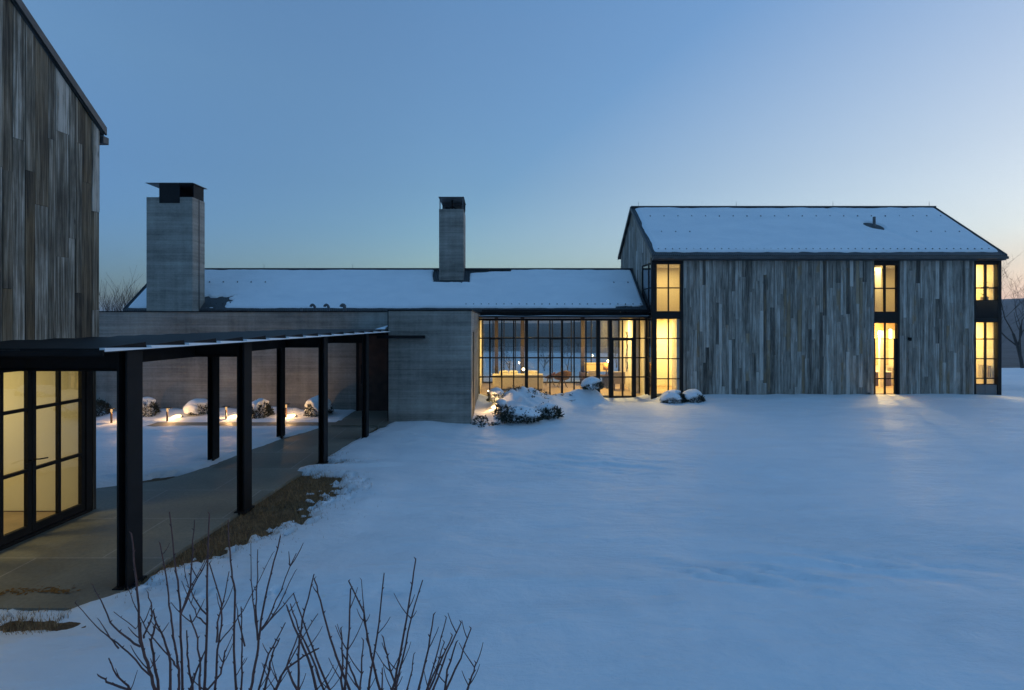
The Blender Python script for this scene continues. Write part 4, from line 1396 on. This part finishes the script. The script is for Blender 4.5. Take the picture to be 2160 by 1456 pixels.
xs = np.linspace(XX(735, 16.0), -3.10, 60)
U, V = np.meshgrid(xs, np.linspace(0, 1, 30))
Z = 2.598 + (0.02 + 0.22 * smooth(-3.75, -3.1, U) ** 1.3) * (0.35 + 0.65 * V) * np.clip(smooth(0, 0.12, V), 0, 1) + 0.012 * fbm(U * 5, V * 4, 2)
grid_mesh('snow_cover', U, 14.26 + 1.95 * V, Z, 'roof_snow', None, can)

# ------------------------------------------------------------------ the near gable on the left
def lxw(y):
    return -6.607 + 0.06 * y


nb = thing('timber_barn', 'near barn gable of brown-grey boards at the left edge above glazed doors', 'house', (-9, 5, 0))
SLP = 0.85


def lz(y):
    return 5.89 - 0.10 + SLP * (7.957 - y) if y > 5.4 else 5.79 + SLP * (7.957 - 5.4) - SLP * (5.4 - y)


rng = random.Random(23)
mb = MB()
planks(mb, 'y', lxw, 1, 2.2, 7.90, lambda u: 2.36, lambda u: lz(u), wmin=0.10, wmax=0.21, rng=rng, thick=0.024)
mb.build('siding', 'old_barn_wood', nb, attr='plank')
mb = MB()
ysx = [2.2, 5.4, 7.88]
mb.add([(lxw(2.2) - .02, 2.2, 2.4), (lxw(7.88) - .02, 7.88, 2.4), (lxw(7.88) - .02, 7.88, lz(7.88)), (lxw(5.4) - .02, 5.4, lz(5.4)), (lxw(2.2) - .02, 2.2, lz(2.2))], [(0, 1, 2, 3, 4)])
mb.box(-18, -6.16, 7.84, 7.9, -0.3, 5.6)
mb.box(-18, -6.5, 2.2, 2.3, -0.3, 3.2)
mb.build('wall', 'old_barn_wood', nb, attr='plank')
mb = MB()
for (a, b) in ((7.957, 5.4), (5.4, 2.0)):
    za, zb_ = lz(a) + .1, lz(b) + .1
    mb.hexa([(-18, a, za - .12), (lxw(a) + .05, a, za - .12), (lxw(b) + .05, b, zb_ - .12), (-18, b, zb_ - .12)], [(-18, a, za), (lxw(a) + .05, a, za), (lxw(b) + .05, b, zb_), (-18, b, zb_)])
nroof = mb.build('roof', 'corrugated_roof', nb)
mb = MB()
for (a, b) in ((7.97, 5.4), (5.4, 2.0)):
    za, zb_ = lz(a) + .1, lz(b) + .1
    mb.hexa([(lxw(a) + .053, a, za - .10), (lxw(a) + .083, a, za - .10), (lxw(b) + .083, b, zb_ - .10), (lxw(b) + .053, b, zb_ - .10)], [(lxw(a) + .053, a, za + .02), (lxw(a) + .083, a, za + .02), (lxw(b) + .083, b, zb_ + .02), (lxw(b) + .053, b, zb_ + .02)])
mb.build('rake_trim', 'gutter_metal', nroof)
g0 = lz(7.957) + .1
MB().box(-18, lxw(7.9) + 0.06, 7.935, 8.05, g0 - 0.24, g0 - 0.125).build('gutter', 'gutter_metal', nb, bevel=0.01)


# glazed doors in the gable wall
def ly_(p):
    return 6.607 / (0.06 + (CX - p) / F)


mb = MB()


def bar(mb, y0, y1, z0, z1, o0=-0.05, o1=0.03):
    mb.hexa([(lxw(y0) + o0, y0, z0), (lxw(y0) + o1, y0, z0), (lxw(y1) + o1, y1, z0), (lxw(y1) + o0, y1, z0)],
            [(lxw(y0) + o0, y0, z1), (lxw(y0) + o1, y0, z1), (lxw(y1) + o1, y1, z1), (lxw(y1) + o0, y1, z1)])


bar(mb, ly_(183), 7.80, -0.1, 2.36, -0.12, 0.0)
bar(mb, 2.3, 7.8, 2.30, 2.40, -0.1, 0.0)
bar(mb, 2.3, 7.8, -0.1, 0.045, -0.1, 0.0)
mb.build('steel_frame', 'window_steel', nb)
lv = [ly_(182), ly_(71), ly_(-62), ly_(-215)]


def leaf(ya, yb, swing):
    m_ = MB()
    o0, o1 = -0.075, -0.02
    t_ = 0.055
    z0, z1 = 0.05, 2.295
    bar(m_, ya, ya + t_, z0, z1, o0, o1)
    bar(m_, yb - t_, yb, z0, z1, o0, o1)
    bar(m_, ya + t_, yb - t_, z0, z0 + 0.11, o0, o1)
    bar(m_, ya + t_, yb - t_, z1 - 0.06, z1, o0, o1)
    ym = (ya + yb) / 2
    bar(m_, ym - 0.02, ym + 0.02, z0 + .11, z1 - .06, o0 + .004, o1 - .004)
    for z in (0.90, 1.715):
        bar(m_, ya + t_, yb - t_, z - 0.022, z + 0.022, o0 + .008, o1 - .002)
    d = m_.build('door', 'window_steel', nb)
    m2 = MB()
    bar(m2, ya + .02, yb - .02, z0 + .02, z1 - .02, -0.05, -0.044)
    m2.build('pane', 'window_glass', d)
    hy = ya + 0.03 if swing > 0 else yb - 0.03
    m3 = MB()
    m3.tube([(lxw(hy) - 0.02, hy, 1.03), (lxw(hy) + 0.045, hy, 1.03), (lxw(hy) + 0.045, hy + 0.13 * swing, 1.015)], 0.009, 6)
    m3.build('handle', 'black_steel', d)


leaf(ly_(71) + .004, ly_(182), 1)
leaf(ly_(-62), ly_(71) - .004, -1)
leaf(ly_(-215), ly_(-62) - .004, 1)
mb = MB()
mb.box(-12, -6.22, 7.72, 7.80, 0.02, 2.75)
mb.box(-12.1, -12, 2.35, 7.8, 0.02, 2.75)
mb.box(-12, -6.75, 2.32, 2.4, 0.02, 2.75)
mb.build('interior_wall', 'cream_plaster', nb)
MB().box(-12, -6.30, 2.4, 7.72, -0.05, 0.02).build('floor', 'oak_floor', nb)
MB().box(-12.1, -6.5, 2.3, 7.82, 2.752, 2.82).build('ceiling', 'white_plaster', nb)
MB().box(-12, -6.24, 7.705, 7.718, 0.021, 0.03).build('skirting', 'walnut', nb)
lamp('room_light', 'AREA', (-8.2, 6.1, 2.7), 31, nb, (1.0, 0.77, 0.31), size=1.2)

# ------------------------------------------------------------------ path lights and shrubs in the bed
def bollard(px, py0, py1, lab, k):
    Y = E * F / (py0 - HY) * 0.995
    x = XX(px, Y); z0 = snow_z(x, Y) - 0.05
    zt_ = ZZ(py1, Y)
    t = thing('path_light', lab, 'path light', (x, Y, z0), 'path lights along the snowy bed')
    MB().box(x - 0.017, x + 0.017, Y - 0.02, Y + 0.02, z0, zt_ - 0.115).build('stem', 'walnut', t)
    MB().box(x - 0.020, x + 0.020, Y - 0.012, Y + 0.018, zt_ - 0.114, zt_ - 0.016).build('glow_slot', 'slot_light', t)
    MB().box(x - 0.105, x + 0.105, Y - 0.06, Y + 0.06, zt_ - 0.013, zt_).build('cap', 'walnut', t, bevel=0.004)
    lamp('path_bulb', 'POINT', (x + 0.05, Y + 0.03, zt_ - 0.06), 3.6, t, (1.0, 0.55, 0.20), 0.02)


bollard(235, 891, 861.5, 'path light left of the nearest canopy post, cap seen edge-on', 0)
bollard(353, 888.5, 860, 'path light standing alone between two snow-capped shrubs, wide flat cap', 1)
bollard(477, 886.5, 857, 'path light just right of the far-row canopy post', 2)
bollard(603.5, 884, 852, 'path light beside the farthest left canopy post', 3)


def spotlens(x, Y, lab, rx=0.16, energy=1.5):
    z = snow_z(x, Y) + 0.02
    t = thing('ground_light', lab, 'ground light', (x, Y, z - 0.05), 'lights glowing through the snow')
    c = Vector((x, Y, z))
    m_ = MB()
    a = math.radians(48)
    ax, ay = Vector((1, 0, 0.18)).normalized(), Vector((0, math.cos(a), math.sin(a)))
    nn = ax.cross(ay)
    ring = [c + ax * rx * math.cos(q) + ay * rx * 0.42 * math.sin(q) for q in np.linspace(0, 2 * math.pi, 20, endpoint=False)]
    m_.add([v - nn * 0.04 for v in ring] + ring, [tuple(range(20, 40))] + [(i, (i + 1) % 20, 20 + (i + 1) % 20, 20 + i) for i in range(20)])
    m_.build('lens', 'path_lens', t)
    m_ = MB()
    ring2 = [c + ax * rx * 1.12 * math.cos(q) + ay * rx * 0.52 * math.sin(q) for q in np.linspace(0, 2 * math.pi, 20, endpoint=False)]
    m_.add([v - nn * 0.05 for v in ring2] + [v - nn * 0.012 for v in ring2], [tuple(range(20, 40))] + [(i, (i + 1) % 20, 20 + (i + 1) % 20, 20 + i) for i in range(20)])
    m_.build('rim', 'black_steel', t)
    lamp('ground_bulb', 'POINT', tuple(c + nn * 0.16), energy, t, (1.0, 0.60, 0.26), 0.05)


spotlens(XX(371, 15.0), 15.0, 'bright oval ground light right of the lone path light')
spotlens(XX(490, 15.0), 15.0, 'bright oval ground light right of the middle path light')
spotlens(XX(612, 15.05), 15.05, 'bright oval ground light right of the farthest path light')
spotlens(XX(1043, 16.3), 16.3, 'bright oval ground light in the snow beside the concrete block', 0.11, 7.0)


def shrub(x, y, rx, ry, h, lab, mat, group, leaf=0.035, n=1500, snow_frac=0.6, seed=0, cap_off=0.0, ragged=0.1):
    """evergreen shrub: leaf clumps through a dome, snow lying on its top"""
    r_ = np.random.RandomState(seed)
    z0 = snow_z(x, y) - 0.03
    t = thing('shrub', lab, 'shrub', (x, y, z0), group)
    m_ = MB()
    for k in range(n):
        th = r_.uniform(0, 2 * math.pi); ph = math.acos(r_.uniform(-0.15, 1.0))
        rad = r_.uniform(0.62, 1.0) ** 0.5 * (1 + ragged * r_.randn() * 0.6)
        d = Vector((math.sin(ph) * math.cos(th), math.sin(ph) * math.sin(th), math.cos(ph)))
        c = Vector((x + d.x * rx * rad, y + d.y * ry * rad, z0 + max(0.0, (0.12 + d.z * 0.88)) * h * rad))
        a = Vector(r_.randn(3) * 0.6) + d
        a.normalize(); b = a.orthogonal().normalized()
        b.rotate(Matrix.Rotation(r_.uniform(0, 6.28), 3, a))
        l, w = leaf * r_.uniform(0.7, 1.5), leaf * r_.uniform(0.3, 0.5)
        m_.add([c - b * l * 0.2, c + a * l * 0.4 + b.cross(a) * w, c + a * l * 1.3, c + a * l * 0.4 - b.cross(a) * w], [(0, 1, 2, 3)])
    m_.build('foliage', mat, t)
    st = MB()
    for k in range(6):
        a = r_.uniform(0, 6.28)
        st.tube([(x, y, z0), (x + 0.5 * rx * math.cos(a), y + 0.5 * ry * math.sin(a), z0 + h * 0.6)], [0.02, 0.008], 5)
    st.build('branches', 'tree_bark', t)
    if snow_frac > 0:
        nu, nv = 72, 34
        TH, S = np.meshgrid(np.linspace(0, 2 * math.pi, nu), np.linspace(0, 1, nv))
        ph = S * math.pi * 0.53
        ux, uy, uz = np.sin(ph) * np.cos(TH), np.sin(ph) * np.sin(TH), np.cos(ph)
        X_ = x + ux * rx; Y_ = y + uy * ry; Z_ = z0 + (0.12 + 0.88 * uz) * h
        nz = fbm(X_ * 3.2 + seed * 3.7, (Y_ + Z_) * 3.2, 3); nf = fbm(X_ * 10 + seed, (Y_ + Z_) * 10, 3)
        for q in (nz, nf):
            q[:, -1] = q[:, 0]
        m = smooth(snow_frac + 0.13, snow_frac - 0.13, S - cap_off * 2.2 * ux + 0.34 * nz + 0.24 * nf)
        lift = -0.13 + 0.21 * m + 0.05 * nz * m
        grid_mesh('snow_cap', X_ + ux * lift, Y_ + uy * lift, Z_ + np.maximum(uz, 0.0) * lift, 'snow', None, t)
    return t


def sprigs(x, y, rx, ry, lab, k, seed):
    """a shrub all but buried: a few sprigs of leaves above the snow"""
    r_ = random.Random(seed)
    t = thing('shrub', lab, 'shrub', (x, y, snow_z(x, y) - 0.1), 'snowy evergreens before the glass wall')
    m_, st = MB(), MB()
    for i in range(k):
        px_, py_ = x + r_.uniform(-rx, rx), y + r_.uniform(-ry, ry)
        z_ = snow_z(px_, py_)
        st.tube([(x + (px_ - x) * 0.3, y + (py_ - y) * 0.3, snow_z(x, y) - 0.4), (px_, py_, z_ + 0.01)], [0.012, 0.006], 5)
        for j in range(r_.randint(5, 22)):
            c = Vector((px_ + r_.gauss(0, 0.05), py_ + r_.gauss(0, 0.05), z_ + abs(r_.gauss(0, 0.03))))
            a = Vector((r_.gauss(0, 1), r_.gauss(0, 1), r_.uniform(0, 1.2))).normalized() * r_.uniform(0.025, 0.055)
            b = a.orthogonal().normalized() * 0.014
            m_.add([c - a * 0.2, c + a * 0.5 + b, c + a * 1.2, c + a * 0.5 - b], [(0, 1, 2, 3)])
    m_.build('foliage', 'laurel_leaf', t)
    st.build('branches', 'tree_bark', t)


G1 = 'clipped shrubs along the concrete wall'
shrub(XX(205, 15.4), 15.4, 0.33, 0.35, 0.50, 'dark bare-topped clipped shrub at the barn corner, no snow on it', 'needle_leaf', G1, 0.035, 1900, 0, 1)
shrub(XX(309, 15.3), 15.3, 0.32, 0.34, 0.43, 'dark round shrub with thin snow just right of the nearest canopy post', 'needle_leaf', G1, 0.035, 1700, 0.42, 2, -0.06)
shrub(XX(421, 15.5), 15.5, 0.36, 0.34, 0.34, 'shrub mostly buried in snow left of the far-row canopy post', 'needle_leaf', G1, 0.035, 1500, 0.80, 3, -0.08)
shrub(XX(547, 15.2), 15.2, 0.36, 0.36, 0.46, 'dark round shrub with speckled snow right of the second canopy post', 'needle_leaf', G1, 0.04, 1900, 0.55, 4, -0.07)
shrub(XX(672, 15.4), 15.4, 0.38, 0.38, 0.49, 'round shrub under a thick smooth snow hood behind the third canopy post', 'needle_leaf', G1, 0.035, 1700, 0.66, 5, 0.0)
G2 = 'snowy evergreens before the glass wall'
shrub(XX(1048, 16.7), 16.7, 0.30, 0.3, 0.36, 'dark evergreen clump at the left end of the snow mound, above the oval ground light', 'laurel_leaf', G2, 0.05, 500, 0.45, 6, -0.10)
sprigs(0.92, 17.2, 0.50, 0.45, 'leaf tips poking from the crown of the tallest snow mound', 16, 31)
shrub(0.70, 14.35, 0.60, 0.36, 0.29, 'largest leafy evergreen nearest the camera, green leaves below its snow', 'laurel_leaf', G2, 0.055, 1300, 0.52, 8, 0.10, 0.22)
shrub(1.52, 14.8, 0.38, 0.32, 0.29, 'leafy evergreen right of the largest one, snow on its left half', 'laurel_leaf', G2, 0.055, 900, 0.50, 9, -0.14, 0.22)
shrub(XX(1058, 15.6), 15.6, 0.20, 0.24, 0.34, 'small dark evergreen just below the oval ground light', 'laurel_leaf', G2, 0.05, 360, 0.45, 10, 0.06)
sprigs(1.25, 16.9, 0.45, 0.35, 'leaf tips on the right flank of the tallest snow mound', 10, 34)
sprigs(2.1, 17.6, 0.75, 0.35, 'scattered leaf tips in the low snow mound below the shell chair', 9, 32)
shrub(3.40, 17.9, 0.36, 0.34, 0.34, 'snow-hooded evergreen with leafy right side left of the glass door', 'laurel_leaf', G2, 0.05, 800, 0.60, 12, -0.10)
sprigs(0.15, 14.2, 0.75, 0.25, 'low row of leaf tips in the snow beside the concrete block', 12, 33)
shrub(XX(1422, 18.3), 18.3, 0.44, 0.42, 0.38, 'left one of two brown round shrubs below the corner window', 'needle_leaf', G2, 0.04, 1700, 0.55, 13, -0.14)
shrub(XX(1462, 18.3), 18.3, 0.36, 0.40, 0.35, 'right one of two brown round shrubs, against the board wall', 'needle_leaf', G2, 0.04, 1500, 0.55, 14, -0.14)
shrub(-0.42, 14.75, 0.22, 0.5, 0.16, 'sprig of evergreen at the foot of the concrete block corner', 'laurel_leaf', G2, 0.05, 160, 0, 15)
# dead leaves on the paving
for px, py, a, s_, lab in ((38, 1250, 0.5, 0.17, 'wet orange leaf litter on the paving at the left edge'), (118, 1247, -0.3, 0.13, 'smaller wet leaf litter on the paving nearer the post')):
    Y = E * F / (py - HY)
    c = Vector((XX(px, Y), Y, 0.0))
    m_ = MB()
    r6 = random.Random(int(px))
    for k in range(70):
        q = Vector((r6.gauss(0, s_), r6.gauss(0, s_ * 0.22), 0))
        q.rotate(Matrix.Rotation(a * 0.4, 3, 'Z'))
        t_ = r6.uniform(0, 6.28); l = r6.uniform(0.012, 0.03)
        d1 = Vector((math.cos(t_), math.sin(t_), 0.1)) * l; d2 = Vector((-math.sin(t_), math.cos(t_), 0.15)) * l * 0.5
        b = c + q + Vector((0, 0, 0.004 + 0.004 * r6.random()))
        m_.add([b - d1, b + d2, b + d1, b - d2], [(0, 1, 2, 3)])
    tag(m_.build('leaf_litter', 'wet_leaf'), lab, 'leaves', 'leaf litter on the paving', kind='stuff')


# ------------------------------------------------------------------ bare trees
def bare_tree(base, h, lab, seed, spread=0.5, depth=5, r0=0.12, group=None, name='bare_tree', mat='tree_bark', trunk=0.25, multi=1, minr=0.006):
    r_ = random.Random(seed)
    t = thing(name, lab, 'tree', base, group)
    tr, cr = MB(), MB()

    def grow(p, d, ln, r, lev):
        n = 4
        pts = [p]; rs_ = [r]
        for i in range(n):
            d = (d + Vector((r_.gauss(0, 0.10), r_.gauss(0, 0.10), 0.05 + r_.gauss(0, 0.05)))).normalized()
            p = p + d * ln / n
            pts.append(p); rs_.append(max(minr * 0.6, r * (1 - 0.42 * (i + 1) / n)))
        (tr if lev == 0 else cr).tube(pts, rs_, 6 if lev < 2 else 4, False)
        if lev >= depth:
            return
        kids = r_.randint(2, 3) if lev else r_.randint(4, 6)
        for k in range(kids):
            i = r_.randint(2, n) if lev else r_.randint(1, n)
            q = Vector((r_.gauss(0, 1), r_.gauss(0, 1), r_.uniform(0.1, 0.9))).normalized()
            nd = (d * (1 - spread) + q * spread).normalized()
            grow(pts[i], nd, ln * r_.uniform(0.55, 0.85), max(minr, rs_[i] * 0.62), lev + 1)

    for m_ in range(multi):
        d = Vector((r_.gauss(0, 0.32), r_.gauss(0, 0.2), 1)).normalized() if multi > 1 else Vector((r_.gauss(0, .05), 0, 1)).normalized()
        grow(Vector(base) + Vector((r_.gauss(0, 0.9), r_.gauss(0, 0.4), 0)) * (multi > 1), d, h * trunk, r0, 0)
    tr.build('trunk', mat, t)
    cr.build('crown', mat, t)
    return t


bare_tree((XX(2166, 36), 36, -1.6), 10.2, 'tall bare tree at the right edge against the sunset', 5, 0.50, 6, 0.13, 'bare trees beyond the houses', trunk=0.36, minr=0.005)
bare_tree((XX(2112, 50), 50, -4.0), 11.5, 'thinner bare tree just right of the barn, behind the tall one', 12, 0.45, 6, 0.08, 'bare trees beyond the houses', trunk=0.36, minr=0.005)
bare_tree((XX(248, 33), 33, -0.8), 6.2, 'broad bare shrub of upright stems behind the concrete wall', 21, 0.34, 3, 0.045, None, 'bare_shrub', 'tree_bark', 0.42, 34, 0.007)
for i, (px, Y, lab) in enumerate(((1075, 42, 'bare sapling seen through the glass above the cream sofa'), (1146, 50, 'bare sapling seen through the glass left of the shell chair'),
                                  (1197, 46, 'bare sapling seen through the glass above the red shell chair'), (1298, 48, 'bare sapling seen through the glass door'))):
    bare_tree((XX(px, Y), Y, snow_z(XX(px, Y), Y) - .1), 3.6, lab, 40 + i, 0.5, 4, 0.05, 'saplings on the slope behind the house', trunk=0.35, minr=0.01)

# ------------------------------------------------------------------ bare twigs in the foreground
SA = [[(425, 902), (395, 800), (365, 700), (345, 640), (335, 400), (320, 250), (305, 110)],
      [(400, 830), (290, 710), (200, 640), (130, 580), (20, 460)],
      [(350, 684), (270, 630), (200, 560), (150, 450), (110, 370)],
      [(240, 690), (200, 640), (140, 545)],
      [(545, 800), (520, 760), (450, 680), (380, 600), (330, 490), (285, 380)],
      [(365, 640), (385, 590), (410, 530), (405, 480), (390, 410)],
      [(550, 902), (545, 800), (530, 700), (515, 600), (500, 470), (480, 330), (450, 160)],
      [(565, 902), (560, 700), (555, 510), (540, 350), (520, 220), (498, 0)],
      [(685, 520), (650, 480), (610, 400), (590, 370), (570, 260)],
      [(675, 902), (685, 700), (690, 500), (690, 250), (700, 10)],
      [(556, 520), (600, 410), (660, 300), (720, 190)],
      [(558, 515), (605, 380), (615, 200), (625, 40)],
      [(685, 570), (640, 530), (590, 430)],
      [(835, 902), (825, 700), (830, 400), (810, 300), (800, 150), (795, 40)],
      [(910, 902), (930, 780), (950, 650), (970, 500), (1010, 320), (1060, 120)],
      [(750, 660), (800, 600), (870, 500), (960, 330), (1020, 210)],
      [(965, 590), (1000, 540), (1060, 400), (1140, 210)],
      [(965, 600), (1050, 480), (1135, 300)],
      [(945, 650), (925, 500), (915, 350), (910, 160)],
      [(945, 640), (935, 520), (940, 400), (945, 190)],
      [(960, 600), (1060, 490), (1120, 420)],
      [(862, 902), (865, 780), (865, 650), (860, 480)],
      [(730, 902), (740, 700), (760, 580), (765, 460), (700, 260)],
      [(300, 902), (290, 880), (230, 830), (190, 740)],
      [(290, 902), (180, 860), (140, 830)],
      [(365, 700), (350, 560), (330, 590), (215, 505)],
      [(950, 902), (1000, 720), (1040, 650), (1085, 560)],
      [(600, 902), (640, 790), (680, 700)],
      [(690, 902), (760, 820), (770, 740), (780, 700)],
      [(980, 902), (1010, 760), (1030, 690), (1055, 640)],
      [(620, 902), (600, 820), (590, 720), (585, 600)],
      [(440, 902), (420, 760), (405, 650), (430, 560), (415, 500)],
      [(500, 902), (505, 760), (470, 640), (430, 560)],
      [(740, 660), (740, 560), (770, 460), (800, 300)],
      [(880, 680), (850, 560), (835, 470)],
      [(650, 902), (655, 800), (640, 640), (600, 520)]]
SB = [[(1150, 902), (1155, 640), (1180, 500), (1230, 315)], [(1410, 902), (1360, 780), (1310, 640), (1260, 450), (1230, 340)],
      [(1245, 902), (1200, 740), (1130, 580), (1090, 470)], [(1280, 902), (1220, 740), (1150, 590), (1110, 465)],
      [(1305, 902), (1240, 740), (1180, 570), (1125, 410)], [(1565, 902), (1525, 760), (1500, 650), (1480, 510), (1405, 350)],
      [(1520, 740), (1490, 560), (1470, 345)], [(1505, 902), (1530, 740), (1560, 560), (1585, 310)], [(1385, 902), (1400, 700), (1415, 390)],
      [(1625, 902), (1650, 800), (1690, 600), (1715, 430), (1745, 240)], [(1640, 902), (1680, 740), (1720, 540), (1780, 345)],
      [(1760, 902), (1810, 690), (1835, 520)], [(1800, 902), (1860, 690), (1900, 535)], [(1830, 902), (1900, 720), (1975, 560)],
      [(1900, 902), (1970, 740), (2025, 590)], [(2005, 902), (2030, 830), (2050, 765)], [(1370, 902), (1375, 750), (1365, 590)],
      [(1462, 902), (1470, 780), (1480, 650)], [(1645, 890), (1610, 770), (1580, 635)], [(1040, 902), (1070, 820), (1170, 640), (1250, 515)],
      [(1800, 902), (1850, 790), (1890, 660)], [(1575, 902), (1575, 790)], [(1815, 902), (1880, 740), (1930, 625)], [(1890, 902), (1905, 800), (1950, 660)],
      [(1700, 902), (1725, 800), (1735, 720)], [(1460, 902), (1420, 800), (1370, 710)], [(1030, 902), (1080, 800), (1180, 730), (1255, 690)],
      [(1145, 902), (1090, 780), (1150, 620)]]


def twig_shrub(stems, bx, lab, Yb, seed):
    r_ = random.Random(seed)
    base = Vector((XX(bx, Yb), Yb, snow_z(XX(bx, Yb), Yb) - 0.05))
    t = thing('dogwood_shrub', lab, 'shrub', base, 'bare shrubs in the foreground')
    for st in stems:
        Y0 = Yb + r_.uniform(-0.22, 0.30)
        Yt = Y0 + r_.uniform(-0.10, 0.18)
        pts = []
        low = st[0][1] > 840
        for i, (zx, zy) in enumerate(st):
            f = i / max(1, len(st) - 1)
            pts.append(P(150 + zx / 2.4, 1080 + zy / 2.4, Y0 + (Yt - Y0) * f))
        fine = []
        seq = pts
        if low:                                            # carry the stem on down to the root
            q = pts[0]
            mid = base.lerp(q, 0.55) + Vector((r_.uniform(-.03, .03), 0, 0))
            mid.x = q.x + (base.x - q.x) * 0.34
            root = base + Vector((r_.gauss(0, 0.06), r_.gauss(0, 0.05), 0))
            seq = [root, mid] + pts
        for a, b in zip(seq[:-1], seq[1:]):
            for k in range(3):
                fine.append(a.lerp(b, k / 3) + Vector((r_.gauss(0, .0016), r_.gauss(0, .0016), 0)))
        fine.append(seq[-1])
        r0 = r_.uniform(0.0058, 0.0078) if low else r_.uniform(0.0036, 0.0046)
        m_ = MB()
        n = len(fine)
        rad = [r0 * (1 - 0.60 * (i / (n - 1)) ** 1.2) for i in range(n)]
        m_.tube(fine, rad, 6)
        for i in range(2 if not low else 4, n, 2):          # buds at the nodes
            d = Vector((r_.choice((-1, 1)), r_.uniform(-.3, .3), 1.2)).normalized()
            m_.tube([fine[i], fine[i] + d * 0.008, fine[i] + d * 0.015], [rad[i] * 1.12, rad[i] * 0.7, 0.0006], 5)
        for k in range(r_.randint(1, 3) if low else r_.randint(0, 1)):       # thin side twigs in opposite pairs
            i = r_.randint(n // 3, n - 2)
            for sg in (-1, 1):
                if r_.random() < 0.5:
                    continue
                d = Vector((sg * r_.uniform(0.45, 0.9), r_.uniform(-0.6, 0.6), r_.uniform(0.6, 1.1))).normalized()
                ln = r_.uniform(0.04, 0.16); q = fine[i]; tw = [q]
                for j in range(4):
                    d = (d + Vector((0, 0, 0.16)) + Vector((r_.gauss(0, .05), r_.gauss(0, .05), 0))).normalized()
                    q = q + d * ln / 4; tw.append(q)
                m_.tube(tw, [0.0026, 0.0024, 0.0021, 0.0018, 0.0013], 5)
        m_.build('stem', 'twig_bark', t)


twig_shrub(SA, 470, 'large bare red-brown shrub at the bottom left, many forked stems', 2.45, 3)
twig_shrub(SB, 760, 'bare shrub at the bottom middle with straight upright canes', 2.35, 4)

# ------------------------------------------------------------------ the evening air: pale haze over the valley
hm = bpy.data.materials.new('haze')
hm.use_nodes = True
ht = hm.node_tree
ht.nodes.remove(ht.nodes['Principled BSDF'])
pv = ht.nodes.new('ShaderNodeVolumePrincipled')
pv.inputs['Color'].default_value = (0.80, 0.88, 1.0, 1)
pv.inputs['Density'].default_value = 0.00028
pv.inputs['Anisotropy'].default_value = 0.2
ht.links.new(pv.outputs[0], ht.nodes['Material Output'].inputs['Volume'])
M['haze'] = hm
hz = MB().box(-6500, 6500, -6500, 6500, -95, 90).build('haze', 'haze')
tag(hz, 'thin blue evening haze over the valley and far hills', 'haze', kind='stuff')
